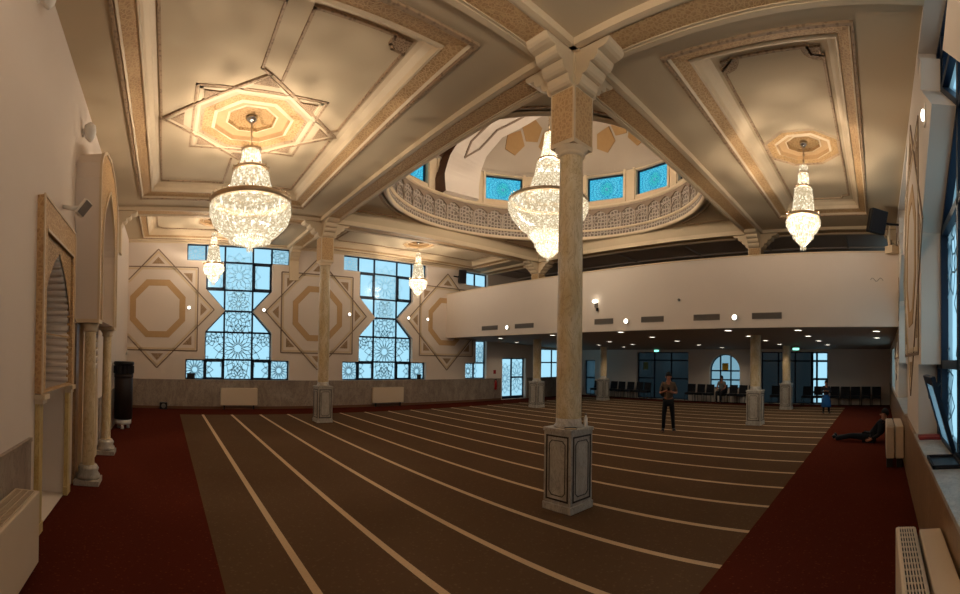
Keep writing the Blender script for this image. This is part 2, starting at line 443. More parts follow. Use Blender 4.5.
def window(idx, cx, PT, nrm, tilt=None, bw=.07, bd=.06):
    """PT(a, z, depth) -> point; depth measured outwards from the inner wall face"""
    w = empty('window_%d' % idx); tag(w, kind='structure')
    poly = hourglass(cx); n = len(poly)
    fr = MB()
    for i in range(n):
        p, q = poly[i], poly[(i + 1) % n]
        fr.bar(PT(p[0], p[1], FD), PT(q[0], q[1], FD), bw + .02, bd + .01, nrm, 0.045)
    for p, q in W_BARS: fr.bar(PT(cx + p[0], p[1], FD), PT(cx + q[0], q[1], FD), bw, bd, nrm)
    fr.build('window_frame', M['navy'], w)
    sb = MB()
    for x0, z0, x1, z1 in W_SASH:
        if tilt and z0 < 2 and x0 > 0: continue
        r = [(x0 + .06, z0 + .06), (x1 - .06, z0 + .06), (x1 - .06, z1 - .06), (x0 + .06, z1 - .06)]
        for i in range(4): sb.bar(PT(cx + r[i][0], r[i][1], FD - .03), PT(cx + r[(i + 1) % 4][0], r[(i + 1) % 4][1], FD - .03), 0.06, 0.05, nrm, 0.03)
    sb.build('sash', M['navy'], w)
    pn = MB().holes(poly, [], lambda a, b: PT(a, b, FD + .02)); pn.build('pane', M['pane'], w)
    la, lf = MB(), MB()
    cells = [(-2.14, 1.12, 2.14, 1.9), (-1.37, 1.9, 1.37, 2.97), (-.58, 2.97, .58, 3.8)]
    ups = [(-.58, 3.8, .58, 4.62), (-1.37, 4.62, 1.37, 5.7), (-2.14, 5.7, 2.14, 6.35)]
    for (cc, rr) in (((0, 2.35), 1.0), ((1.75, 1.5), .75), ((-1.75, 1.5), .75), ((0, 3.6), .62), ((1.2, 2.9), .5), ((-1.2, 2.9), .5), ((0, 1.2), .5)):
        for p, q in rosette_lines(cc, rr, 16 if rr > .7 else 10):
            for rc in cells:
                s = clipline(p, q, rc)
                if s: la.bar(PT(cx + s[0][0], s[0][1], FD + .01), PT(cx + s[1][0], s[1][1], FD + .01), 0.022, 0.004, nrm)
    for (cc, rr) in (((0, 5.2), .9), ((1.8, 6.1), .5), ((-1.8, 6.1), .5), ((0, 4.1), .5)):
        for p, q in rosette_lines(cc, rr, 12):
            for rc in ups:
                s = clipline(p, q, rc)
                if s: lf.bar(PT(cx + s[0][0], s[0][1], FD + .01), PT(cx + s[1][0], s[1][1], FD + .01), 0.018, 0.004, nrm)
    la.build('lattice_film', M['latticefilm'], w); lf.build('lattice_film', M['latticefaint'], w)
    return w

# far window wall (Y = YF), openings and reveals
DEP = 0.24; FD = 0.20
PF_ = lambda a, z, d=0.0: (a, YF + d, z)
W1, W2 = 2.99, 9.65
W3lo = [(14.16, 1.12), (15.57, 1.12), (15.57, 3.0), (14.83, 3.0), (14.83, 1.9), (14.16, 1.9)]
W3hi = [(14.16, 5.7), (15.6, 5.7), (15.6, 6.35), (14.16, 6.35)]
D1 = [(16.7, 0.02), (18.5, 0.02), (18.5, 2.17), (16.7, 2.17)]
W4 = [(19.8, 1.05), (22.4, 1.05), (22.4, 2.72), (19.8, 2.72)]
hol = [hourglass(W1), hourglass(W2), W3lo, W3hi, D1, W4]
mb = MB().holes([(XL - .3, 0), (XB + .3, 0), (XB + .3, 7.2), (XL - .3, 7.2)], hol, lambda a, b: PF_(a, b))
for h in hol: mb.skirt(h, lambda a, b: PF_(a, b, 0), lambda a, b: PF_(a, b, DEP))
mb.holes([(XL - .3, 0), (XB + .3, 0), (XB + .3, 7.2), (XL - .3, 7.2)], hol, lambda a, b: PF_(a, b, DEP))
o = mb.build('wall_far', M['wall']); tag(o, kind='structure')
window(1, W1, PF_, (0, 1, 0)); window(2, W2, PF_, (0, 1, 0))

def plainwin(name, poly, bars, pane='pane', PT=PF_, nrm=(0, 1, 0), fd=None, fw=0.09, lat=None):
    w = empty(name); tag(w, kind='structure'); fdv = FD if fd is None else fd
    fr = MB(); n = len(poly)
    for i in range(n):
        p, q = poly[i], poly[(i + 1) % n]; fr.bar(PT(p[0], p[1], fdv), PT(q[0], q[1], fdv), fw, 0.07, nrm, fw / 2)
    for p, q in bars: fr.bar(PT(p[0], p[1], fdv), PT(q[0], q[1], fdv), fw * .8, 0.06, nrm)
    fr.build('window_frame' if 'window' in name else 'door_frame', M['navy'], w)
    MB().holes(poly, [], lambda a, b: PT(a, b, fdv + .02)).build('pane', M[pane], w)
    if lat:
        la = MB()
        for cc, rr, rc in lat:
            for p, q in rosette_lines(cc, rr, 12):
                s = clipline(p, q, rc)
                if s: la.bar(PT(s[0][0], s[0][1], fdv + .01), PT(s[1][0], s[1][1], fdv + .01), 0.022, 0.004, nrm)
        la.build('lattice_film', M['latticefilm'], w)
    return w
plainwin('window_3', W3lo, [((14.83, 1.12), (14.83, 1.9)), ((14.83, 1.9), (15.57, 1.9))], lat=[((14.5, 1.5), .6, (14.16, 1.12, 15.57, 1.9)), ((15.3, 2.3), .6, (14.83, 1.9, 15.57, 3.0))])
plainwin('window_4', W3hi, [((14.83, 5.7), (14.83, 6.35))])
plainwin('door_1', D1, [((17.55, 0), (17.55, 2.17)), ((17.55, 1.15), (18.5, 1.15)), ((16.7, .12), (18.5, .12))], fw=0.11, lat=[((17.1, 1.1), .8, (16.75, .15, 17.5, 2.1)), ((18.0, 1.2), .9, (17.6, .15, 18.45, 2.1))])
plainwin('window_5', W4, [((19.8, 1.95), (22.4, 1.95)), ((20.95, 1.05), (20.95, 2.72)), ((21.7, 1.05), (21.7, 2.72))])

# right wall (Y = YN) with deep hourglass windows
DR = 0.42
PR = lambda a, z, d=0.0: (a, YN - d, z)
RW = (4.32, 11.1)
def interp(v, xs, ys):
    for i in range(len(xs) - 1):
        if v <= xs[i + 1] or i == len(xs) - 2: return ys[i] + (ys[i + 1] - ys[i]) * (v - xs[i]) / (xs[i + 1] - xs[i])
def remap(a, z):
    sg = -1 if a < 0 else 1
    return sg * interp(abs(a), [0, .58, 1.37, 2.14], [0, .42, 1.70, 2.12]), interp(z, [1.12, 1.9, 2.97, 3.8, 4.62, 5.7, 6.35], [1.12, 2.07, 3.75, 4.72, 5.60, 6.02, 6.35])
def PRW(c):
    def P(a, z, d=0.0):
        q = remap(a - c, z); return (c + q[0], YN - d, q[1])
    return P
RH = [[(c + q[0], q[1]) for q in (remap(a - c, b) for a, b in hourglass(c))] for c in RW]
RH3 = [[(16.2, 1.12), (19.8, 1.12), (19.8, 2.6), (16.2, 2.6)], [(16.2, 5.7), (19.8, 5.7), (19.8, 6.35), (16.2, 6.35)]]
mb = MB().holes([(XL - .3, 0), (XB + .3, 0), (XB + .3, 7.2), (XL - .3, 7.2)], RH + RH3, lambda a, b: PR(a, b))
for h in RH + RH3: mb.skirt(h, lambda a, b: PR(a, b), lambda a, b: PR(a, b, DR))
mb.holes([(XL - .3, 0), (XB + .3, 0), (XB + .3, 7.2), (XL - .3, 7.2)], RH + RH3, lambda a, b: PR(a, b, DR))
o = mb.build('wall_right', M['wall']); tag(o, kind='structure')
FD = 0.34
window(6, RW[0], PRW(RW[0]), (0, 1, 0), tilt=True, bw=.10, bd=.14); window(7, RW[1], PRW(RW[1]), (0, 1, 0), bw=.10, bd=.14)
plainwin('window_8', RH3[0], [((18, 1.12), (18, 2.6))], PT=PR); plainwin('window_9', RH3[1], [((18, 5.7), (18, 6.35))], PT=PR)
FD = 0.20

# left and back walls
PL = lambda a, z, d=0.0: (XL - d, a, z)
def parch(y0, y1, zs, za, z0=0.0, n=10):
    """pointed arch outline: jambs y0, y1, springing zs, apex za"""
    c = (y0 + y1) / 2; w = (y1 - y0) / 2; up = []
    for j in range(n + 1):
        u = j / n; up.append((w * cos(u * pi / 2) ** .85 if j < n else 0.0, zs + (za - zs) * (u ** .92)))
    return [(y0, z0), (y1, z0)] + [(c + a, b) for a, b in up] + [(c - a, b) for a, b in reversed(up[:-1])]
DOOR5 = parch(5.32, 6.84, 2.45, 3.38, 0.01)
MIH = parch(7.95, 9.40, 3.1, 4.2, 0.01)
mb = MB().holes([(YN - .4, 0), (YF + .24, 0), (YF + .24, 7.2), (YN - .4, 7.2)], [DOOR5, MIH], lambda a, b: PL(a, b))
for h in (DOOR5, MIH): mb.skirt(h, lambda a, b: PL(a, b), lambda a, b: PL(a, b, .5)); mb.holes(h, [], lambda a, b: PL(a, b, .5))
mb.holes([(YN - .4, 0), (YF + .24, 0), (YF + .24, 7.2), (YN - .4, 7.2)], [], lambda a, b: PL(a, b, .55))
o = mb.build('wall_left', M['wall']); tag(o, kind='structure')
PB = lambda a, z, d=0.0: (XB + d, a, z)
ARCHW = [(7.38, .72), (9.12, .72)] + [(8.25 + .87 * cos(R(k)), 1.62 + .87 * sin(R(k))) for k in range(0, 181, 12)]
BD1 = [(16.8, .02), (17.65, .02), (17.65, 2.12), (16.8, 2.12)]
SF1 = [(10.4, .02), (13.75, .02), (13.75, 2.6), (10.4, 2.6)]
SF2 = [(2.65, .02), (6.2, .02), (6.2, 2.6), (2.65, 2.6)]
bh = [ARCHW, BD1, SF1, SF2]
mb = MB().holes([(YN - .3, 0), (YF + .24, 0), (YF + .24, 7.2), (YN - .3, 7.2)], bh, lambda a, b: PB(a, b))
for h in bh: mb.skirt(h, lambda a, b: PB(a, b), lambda a, b: PB(a, b, .24))
mb.holes([(YN - .3, 0), (YF + .24, 0), (YF + .24, 7.2), (YN - .3, 7.2)], bh, lambda a, b: PB(a, b, .24))
o = mb.build('wall_back', M['wall']); tag(o, kind='structure')
plainwin('window_10', ARCHW, [((7.38, 1.62), (9.12, 1.62)), ((7.95, .72), (7.95, 2.4)), ((8.55, .72), (8.55, 2.4)), ((7.38, 1.15), (9.12, 1.15))], 'archpane', PT=PB, nrm=(1, 0, 0), fw=.09)
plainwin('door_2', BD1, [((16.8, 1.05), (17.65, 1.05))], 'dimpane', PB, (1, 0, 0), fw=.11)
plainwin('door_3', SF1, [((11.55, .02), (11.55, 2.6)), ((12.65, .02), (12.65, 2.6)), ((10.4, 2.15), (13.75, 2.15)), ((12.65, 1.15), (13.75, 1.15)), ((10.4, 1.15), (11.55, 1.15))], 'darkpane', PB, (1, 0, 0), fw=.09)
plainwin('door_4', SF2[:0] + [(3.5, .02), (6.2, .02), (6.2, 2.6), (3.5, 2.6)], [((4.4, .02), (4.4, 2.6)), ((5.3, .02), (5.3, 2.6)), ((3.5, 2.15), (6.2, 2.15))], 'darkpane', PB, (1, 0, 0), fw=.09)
plainwin('window_11', [(2.65, .02), (3.5, .02), (3.5, 2.6), (2.65, 2.6)], [((2.65, 2.15), (3.5, 2.15)), ((2.65, 1.25), (3.5, 1.25)), ((3.25, .02), (3.25, 2.6)), ((2.65, .6), (3.5, .6))], 'pane', PB, (1, 0, 0), fw=.13)

# wainscots and baseboards
def hbox(name, a, b, m, kind='structure'):
    o = MB().box(a, b).build(name, m); return tag(o, kind=kind)
mb = MB()
for a, b in ((XL, 16.6), (18.6, XB)): mb.box((a, YF - .03, 0.0), (b, YF, 1.08)).box((a, YF - .045, 1.08), (b, YF, 1.12))
tag(mb.build('trim_1', M['marble_wain']), kind='structure')
hbox('baseboard_far', (XL, YF - .045, 0.0), (16.6, YF - .03, .10), M['darkbrown'])
tag(MB().box((XL, YN, 0), (XB, YN + .03, 1.04)).box((XL, YN - .0, 1.04), (XB, YN + .05, 1.08)).build('trim_2', M['marble_tan']), kind='structure')
tag(MB().box((XL, YN, 0), (XL + .03, 4.95, 1.12)).box((XL, YN, 1.12), (XL + .045, 4.95, 1.16)).box((XL, 10.4, 0), (XL + .03, YF, 1.08)).build('trim_3', M['marble_wain']), kind='structure')
for k, c in enumerate(RW):   # marble sills of the right windows
    hbox('trim_%d' % (4 + k), (c - 2.14, YN - .34, 1.08), (c + 2.14, YN + .06, 1.125), M['marble_white'])

# ------------------------------------------------------------ ceiling with coffers
bays = [  # outer rect, panel rect, medallion centre, medallion radius
    ((-.80, 5.05, 4.12, 13.35), (-.20, 5.85, 3.57, 12.65), (1.72, 9.28), 1.22),
    ((5.95, .35, 13.9, 3.15), (6.57, .78, 13.3, 2.62), (10.0, 1.70), .92),
    ((-.95, 14.95, 4.2, 17.95), (-.5, 15.4, 3.75, 17.5), (1.72, 16.35), .62),
    ((6.1, 14.95, 14.4, 17.95), (6.6, 15.4, 13.9, 17.5), (10.1, 16.3), .72),
    ((-.80, .3, 4.2, 3.3), (-.3, .75, 3.7, 2.85), (1.7, 1.8), .62),
]
def rect(r): return [(r[0], r[1]), (r[2], r[1]), (r[2], r[3]), (r[0], r[3])]
def octo(c, r, n=8, rot=pi / 8): return [(c[0] + r * cos(rot + 2 * pi * k / n), c[1] + r * sin(rot + 2 * pi * k / n)) for k in range(n)]
SQ = (5.47, 4.52, 15.13, 14.18)
circ = [(CX + RD * cos(2 * pi * k / 96), CY + RD * sin(2 * pi * k / 96)) for k in range(96)]
cei = MB().holes(rect((XL - .1, YN - .1, 15.4, YF + .1)), [rect(b[0]) for b in bays] + [rect(SQ)], lambda a, b: (a, b, ZC))
for b in bays: cei.holes(rect(b[1]), [octo(b[2], b[3])], lambda x, y: (x, y, ZP))
cei.holes(rect(SQ), [circ], lambda a, b: (a, b, ZS)).skirt(rect(SQ), lambda a, b: (a, b, ZC), lambda a, b: (a, b, ZS))
o = cei.build('ceiling', M['ceil']); tag(o, kind='structure')
hbox('trim_6', (XL - .3, YN - .4, 6.95), (5.5, YF + .24, 7.15), M['ceil'])       # roof slabs above the coffers
hbox('trim_7', (5.5, YN - .4, 6.95), (15.1, 4.55, 7.15), M['ceil'])
hbox('trim_8', (5.5, 14.15, 6.95), (15.1, YF + .24, 7.15), M['ceil'])
o = MB().box((15.35, YN - .4, ZC), (XB + .24, YF + .24, 6.65))
for k in range(4): o.box((15.9 + k * 1.9, YN, ZC - .06), (16.0 + k * 1.9, YF, ZC))
for k in range(6): o.box((15.1, 1.2 + k * 3.1, ZC - .05), (XB, 1.28 + k * 3.1, ZC))
tag(o.build('trim_9', M['gallery']), kind='structure')

def loft_rect(mb, ro, ri, prof):
    """prof: (fraction from outer to inner rectangle, z)"""
    rings = []
    for f, z in prof:
        r = [ro[i] + (ri[i] - ro[i]) * f for i in range(4)]; rings.append([(x, y, z) for x, y in rect(r)])
    for a, b in zip(rings, rings[1:]): mb.add(a + b, [(i, (i + 1) % 4, 4 + (i + 1) % 4, 4 + i) for i in range(4)])
tn = 10
def trim(mb, mat, kind='structure'):
    global tn
    o = mb.build('trim_%d' % tn, mat); tag(o, kind=kind); tn += 1; return o
for bi, (ro, ri, mc, mr) in enumerate(bays):
    a = MB(); loft_rect(a, ro, ri, [(0, ZC), (0, ZC - .035), (.09, ZC - .035), (.09, ZC + .02)]); trim(a, M['dotline'])
    a = MB(); loft_rect(a, ro, ri, [(.09, ZC + .02), (.13, ZC - .01), (.19, ZC + .03)]); loft_rect(a, ro, ri, [(.56, ZC + .08), (.60, ZC + .05), (.66, ZC + .06), (.72, ZC + .14), (.86, ZC + .22), (1, ZP)]); trim(a, M['cream'])
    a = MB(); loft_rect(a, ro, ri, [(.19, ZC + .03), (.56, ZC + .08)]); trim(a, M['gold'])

def strip(mb, path, w, z, h=0.03, closed=False):
    n = len(path)
    for i in range(n if closed else n - 1):
        p, q = path[i], path[(i + 1) % n]
        mb.bar((p[0], p[1], z - h / 2), (q[0], q[1], z - h / 2), w, h, (0, 0, 1), w / 2)

def medallion(c, r, label, star=None, group=None):
    t = thing('ceiling_medallion', label, 'ceiling medallion', (c[0], c[1], ZP), 0, group)
    def ring(r0, r1, z0, z1, mat, name):
        m = MB(); m.lathe([(r0, z0), (r1, z1)], 8, (0, 0, 0), pi / 8, False, False); return m.build(name, mat, t)
    ring(r, r * .95, -.0, -.03, M['cream'], 'outer_rim'); ring(r * .95, r * .90, -.03, 0.0, M['dotline'], 'dotted_ring')
    ring(r * .90, r * .72, 0.0, .02, M['goldfine'], 'carved_ring')
    ring(r * .72, r * .66, .02, .0, M['cream'], 'inner_rim')
    m = MB(); m.lathe([(r * .66, .0), (r * .64, .08), (r * .46, .09)], 8, (0, 0, 0), pi / 8, False, False); m.build('tan_ring', M['tan'], t)
    ring(r * .46, r * .42, .09, .08, M['cream'], 'centre_rim')
    m = MB(); m.lathe([(r * .42, .08), (r * .40, .14), (.001, .15)], 8, (0, 0, 0), pi / 8, False, False); m.build('centre_panel', M['goldfine'], t)
    if star:
        hs, hd = star
        a = MB(); sq = [(-hs, -hs), (hs, -hs), (hs, hs), (-hs, hs)]; di = [(-hd, 0), (0, -hd * .94), (hd, 0), (0, hd * .94)]
        strip(a, sq, .045, -.0, .014, True); strip(a, di, .045, -.0, .016, True); a.build('star_border', M['dotline'], t)
        b = MB(); k = .93; strip(b, [(x * k, y * k) for x, y in sq], .06, 0, .012, True); strip(b, [(x * k, y * k) for x, y in di], .06, 0, .014, True); b.build('star_moulding', M['cream'], t)
        for k in range(8):
            an = k * pi / 4
            ap = Vector((cos(an), sin(an))) * (hd * .90 if k % 2 == 0 else hs * 1.41 * .88); bs = Vector((cos(an), sin(an))) * (ap.length - .27)
            sd = Vector((-sin(an), cos(an))) * .24
            MB().prism([tuple(ap), tuple(bs + sd), tuple(bs - sd)], (0, 0, -.02), (1, 0, 0), (0, 1, 0), (0, 0, .02)).build('corner_triangle', M['greytri'], t)
    return t
medallion(bays[0][2], bays[0][3], 'large octagonal ceiling medallion inside an eight-pointed star above the biggest left chandelier', (1.22, 1.86))
medallion(bays[1][2], bays[1][3], 'octagonal ceiling medallion above the slim chandelier on the right')
medallion(bays[2][2], bays[2][3], 'small octagonal medallion in the far left corner coffer')
medallion(bays[3][2], bays[3][3], 'octagonal medallion in the long coffer before the second tall window')
medallion(bays[4][2], bays[4][3], 'small octagonal medallion in the near corner coffer overhead')
# raised dotted lines on the coffer panels
a = MB(); zz = ZP
x0, y0, x1, y1 = bays[0][1]; x0 += .0; x1 -= .03
strip(a, [(-.2 + .02, 5.9), (1.54, 5.9), (1.54, 7.40), (1.72, 7.55), (-.14, 9.28), (-.16, 5.9)], .045, zz)
strip(a, [(1.95, 7.7), (1.95, 5.9), (3.2, 5.9)], .045, zz); strip(a, [(3.5, 6.2), (3.5, 8.95), (3.35, 9.1)], .045, zz)
strip(a, [(3.5, 9.5), (3.5, 12.6), (1.95, 12.6), (1.95, 11.0)], .045, zz); strip(a, [(1.54, 11.0), (1.54, 12.6), (-.16, 12.6), (-.16, 9.28)], .045, zz)
strip(a, [(3.2, 5.9), (3.22, 6.1), (3.3, 6.18), (3.5, 6.2)], .05, zz)
trim(a, M['dotline'])
a = MB()
for ri in (bays[1][1], bays[2][1], bays[3][1], bays[4][1]):
    e = .16; r = (ri[0] + e, ri[1] + e * .6, ri[2] - e, ri[3] - e * .6); c = .22
    strip(a, [(r[0] + c, r[1]), (r[2] - c, r[1]), (r[2] - c + .05, r[1] + c * .8), (r[2], r[1] + c), (r[2], r[3] - c), (r[2] - c, r[3]), (r[0] + c, r[3]), (r[0], r[3] - c), (r[0], r[1] + c), (r[0] + c - .05, r[1] + c * .8)], .045, zz, .03, True)
trim(a, M['dotline'])
for (px, py, sx_, sy_) in ((3.5, 5.9, -1, 1), (6.75, .9, 1, 1), (6.75, 2.5, 1, -1)):
    pts = [(0, 0)] + [(.30 * cos(R(k)), .30 * sin(R(k))) for k in range(0, 91, 15)]
    pts = [(px + sx_ * p[0], py + sy_ * p[1]) for p in pts]
    trim(MB().prism(pts, (0, 0, ZP - .03), (1, 0, 0), (0, 1, 0), (0, 0, .03)), M['greytri'])

# beams between columns
def beam(p, q):
    d = (Vector(q) - Vector(p)).normalized(); s = Vector((-d.y, d.x))
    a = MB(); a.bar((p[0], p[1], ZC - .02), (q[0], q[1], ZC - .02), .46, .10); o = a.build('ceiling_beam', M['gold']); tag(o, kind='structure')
    b = MB()
    for k in (-1, 1):
        off = s * (.27 * k); b.bar((p[0] + off.x, p[1] + off.y, ZC - .03), (q[0] + off.x, q[1] + off.y, ZC - .03), .09, .14)
        off = s * (.20 * k); b.bar((p[0] + off.x, p[1] + off.y, ZC - .07), (q[0] + off.x, q[1] + off.y, ZC - .07), .03, .03)
    b.build('beam_moulding', M['cream'], o)
for cy in COLY: beam((XL, cy), (COLX[0], cy)); beam((COLX[0], cy), (COLX[1], cy))
for cx in COLX[:2]: beam((cx, YN), (cx, COLY[0])); beam((cx, COLY[0]), (cx, COLY[1])); beam((cx, COLY[1]), (cx, YF))
# cornice along the walls
a = MB()
for z, w in ((ZC - .05, .10), (ZC - .12, .05)):
    a.box((XL, YF - w, z), (13.6, YF, z + .06))
trim(a, M['cream'])
# spandrel trims at the corners of the dome square
a = MB()
for sx_, sy_ in ((1, 1), (1, -1), (-1, 1), (-1, -1)):
    q = lambda u, v_: (CX + sx_ * u, CY + sy_ * v_)
    arc = [q(5.07 * cos(R(k)), 5.07 * sin(R(k))) for k in range(30, 61, 3)]
    strip(a, [q(4.62, 2.6), q(4.62, 4.62), q(2.6, 4.62)], .05, ZS, .03); strip(a, arc, .05, ZS, .03)
trim(a, M['dotline'])

# ------------------------------------------------------------ dome
dome = empty('dome', (CX, CY, 0)); tag(dome, kind='structure')
NS = 120
b = MB(); b.lathe([(4.75, ZS + .06), (4.73, ZS - .01), (4.81, ZS - .05), (4.91, ZS), (4.97, ZS)], NS, cap=False); b.lathe([(4.77, 7.10), (4.71, 7.12), (4.71, 7.17), (4.77, 7.19)], NS, cap=False)
b.lathe([(4.81, 7.98), (4.69, 8.0), (4.69, 8.07), (5.3, 8.09)], NS, cap=False); b.build('drum_moulding', M['cream'], dome)
MB().lathe([(4.75, ZS + .05), (4.77, 7.1), (4.80, 7.18), (4.80, 7.98)], NS, cap=False).build('drum_frieze', M['drum'], dome)
# scalloped canopy of small arches along the drum's top
a = MB(); a2 = MB(); NA = 48
for k in range(NA):
    a0 = 2 * pi * k / NA; da = pi / NA; pts = []
    for j in range(-8, 9):
        u = j / 8; zz = 7.70 + .17 * (1 - abs(u) ** 1.6); pts.append((a0 + da * u, zz))
    for (p, q) in zip(pts, pts[1:]):
        vs = []
        for r_, z_ in ((4.74, 0), (4.74, 1)):
            for an, zz in (p, q): vs.append((r_ * cos(an), r_ * sin(an), zz if z_ == 0 else 7.95))
        for an, zz in (p, q): vs.append((4.80 * cos(an), 4.80 * sin(an), zz))
        a.add(vs, [(0, 1, 3, 2), (0, 1, 5, 4)])
    P = lambda r, an, z: Vector((r * cos(an), r * sin(an), z))
    ae = a0 + da
    a2.bar(P(4.77, ae, 7.20), P(4.77, ae, 7.72), .045, .05, P(1, ae, 0))
    prev = None
    for j in range(-6, 7):
        u = j / 6; pt = P(4.77, a0 + da * .86 * u, 7.40 + .22 * (1 - abs(u) ** 2)); 
        if prev is not None: a2.bar(prev, pt, .03, .05, P(1, a0, 0))
        prev = pt
a.build('scalloped_border', M['wallbrown'], dome); a2.build('arcade_relief', M['taupe'], dome)
# window drum with real openings
NW, OFF, HW = 15, 14.0, 8.7
wz0, wz1, rd = 8.42, 9.38, 5.15
cyl = MB(); rev = MB()
def PC(r, a, z): return (r * cos(a), r * sin(a), z)
for k in range(NW):
    c = R(OFF + 24 * k); w0, w1, nx = c - R(HW), c + R(HW), c + R(24 - HW)
    segs = 6
    for (s0, s1, zlist) in ((w0, w1, ((8.07, wz0), (wz1, 9.6))), (w1, nx, ((8.07, 9.6),))):
        for j in range(segs):
            p, q = s0 + (s1 - s0) * j / segs, s0 + (s1 - s0) * (j + 1) / segs
            for za, zb in zlist: cyl.add([PC(rd, p, za), PC(rd, q, za), PC(rd, q, zb), PC(rd, p, zb)], [(0, 1, 2, 3)])
    for an in (w0, w1): rev.add([PC(rd, an, wz0), PC(rd + .2, an, wz0), PC(rd + .2, an, wz1), PC(rd, an, wz1)], [(0, 1, 2, 3)])
    for z in (wz0, wz1): rev.add([PC(rd, w0, z), PC(rd, w1, z), PC(rd + .2, w1, z), PC(rd + .2, w0, z)], [(0, 1, 2, 3)])
cyl.build('window_drum', M['cream'], dome); rev.build('window_reveal', M['cream'], dome)
# pilaster strips either side of the dome windows
pl = MB()
for k in range(NW):
    for s in (-1, 1):
        an = R(OFF + 24 * k + s * (HW + .9)); n = Vector((cos(an), sin(an), 0))
        pl.bar(n * 5.13 + Vector((0, 0, 8.1)), n * 5.13 + Vector((0, 0, 9.5)), .10, .06, n)
pl.build('pilaster', M['cream'], dome)
# outer skin so that no daylight leaks past the drum
MB().lathe([(5.5, 7.1), (5.5, wz0 - .02), (rd + .2, wz0 - .02)], NS, cap=False).build('drum_skin', M['cream'], dome)
MB().lathe([(rd + .2, wz1 + .02), (5.45, 9.7)] , NS, cap=False).build('drum_skin', M['cream'], dome)
sk = MB()
for k in range(NW):
    c = R(OFF + 24 * k)
    for j in range(4):
        p, q = c + R(HW) + R(24 - 2 * HW) * j / 4, c + R(HW) + R(24 - 2 * HW) * (j + 1) / 4
        sk.add([PC(rd + .2, p, wz0 - .05), PC(rd + .2, q, wz0 - .05), PC(rd + .2, q, wz1 + .05), PC(rd + .2, p, wz1 + .05)], [(0, 1, 2, 3)])
sk.build('drum_skin', M['cream'], dome)
prof = [(5.15, 9.45), (5.08, 9.5), (5.15, 9.58)] + [(5.15 * cos(R(e)), 9.0 + 5.15 * sin(R(e))) for e in range(7, 90, 4)] + [(.05, 14.15)]
MB().lathe(prof, NS, cap=False).build('dome_shell', M['dome'], dome)
for k in range(NW):
    c = R(OFF + 24 * k); w = empty('dome_window'); w.parent = dome
    w.location = (5.27 * cos(c), 5.27 * sin(c), (wz0 + wz1) / 2); w.rotation_euler = (0, 0, c - pi / 2 + pi)
    hw, hh = .80, .485
    if k == 0:
        fr = MB(); rr = [(-hw, -hh), (hw, -hh), (hw, hh), (-hw, hh)]
        for i in range(4): fr.bar((rr[i][0], 0, rr[i][1]), (rr[(i + 1) % 4][0], 0, rr[(i + 1) % 4][1]), .10, .08, (0, 1, 0), .05)
        f0 = fr.build('window_frame', M['navy'], w)
        p0 = MB().add([(-hw, -.03, -hh), (hw, -.03, -hh), (hw, -.03, hh), (-hw, -.03, hh)], [(0, 1, 2, 3)]).build('stained_pane', M['stained'], w)
    else:
        for src in (f0, p0): cc = src.copy(); C.objects.link(cc); cc.parent = w
def SP(azd, eld, r, c=9.0): return Vector((r * cos(R(azd)) * cos(R(eld)), r * sin(R(azd)) * cos(R(eld)), c + r * sin(R(eld))))
# tan kites painted in relief round the shell, three to each eighth
kt = MB()
for k in range(8):
    if k in (2,): pass
    for da, el, s in ((8.2, 19, 1), (0, 24.5, 1), (-8.2, 19, 1)):
        c0 = 4.5 + 45 * k + da
        if 62 < (c0 % 360) < 100 : continue
        pts = [(-4.6, .8), (-2.6, -4.8), (2.6, -4.8), (4.6, .8), (0, 5.4)]
        rot = R(da * 3.0)
        pp = [(x * cos(rot) - y * sin(rot), x * sin(rot) + y * cos(rot)) for x, y in pts]
        kt.add([SP(c0 + x / cos(R(el)), el + y, 5.09) for x, y in pp] + [SP(c0 + x / cos(R(el)), el + y, 5.16) for x, y in pp],
               [(0, 1, 2, 3, 4)] + [(i, (i + 1) % 5, 5 + (i + 1) % 5, 5 + i) for i in range(5)])
kt.build('ochre_kite_panel', M['ochre'], dome)
# broad leaning rib
Lp = [(97, -11), (97, -3), (94, 6), (87.5, 17), (77, 27.5), (62, 36), (40, 44), (5, 50)]
Rp = [(77.5, -11), (77, -4.5), (76, 3), (73.5, 10), (66, 19.5), (47, 29.6), (28, 36), (0, 40)]
def dense(P):
    out = []
    for a, b in zip(P, P[1:]):
        for j in range(4): out.append((a[0] + (b[0] - a[0]) * j / 4, a[1] + (b[1] - a[1]) * j / 4))
    return out + [P[-1]]
Ld, Rd = dense(Lp), dense(Rp); rb = MB(); n = len(Ld)
vs = [SP(*p, 4.62) for p in Ld] + [SP(*p, 4.62) for p in Rd] + [SP(*p, 5.3) for p in Ld] + [SP(*p, 5.3) for p in Rd]
fs = []
for i in range(n - 1): fs += [(i, i + 1, n + i + 1, n + i), (n + i, n + i + 1, 3 * n + i + 1, 3 * n + i)]
fs += [(0, n, 3 * n, 2 * n)]
rb.add(vs, fs, False); rb.build('broad_rib', M['wall'], dome)
MB().add(vs, [(i, i + 1, 2 * n + i + 1, 2 * n + i) for i in range(n - 1)]).build('rib_side', M['darkbrown'], dome)  # left face of the rib in plain dark brown
ol = MB(); mid = [((a[0] * .68 + b[0] * .32, a[1] * .68 + b[1] * .32), (a[0] * .32 + b[0] * .68, a[1] * .32 + b[1] * .68)) for a, b in zip(Ld, Rd)]
tip = [((Ld[9][0] + Rd[9][0]) / 2 + 2, (Ld[9][1] + Rd[9][1]) / 2)]
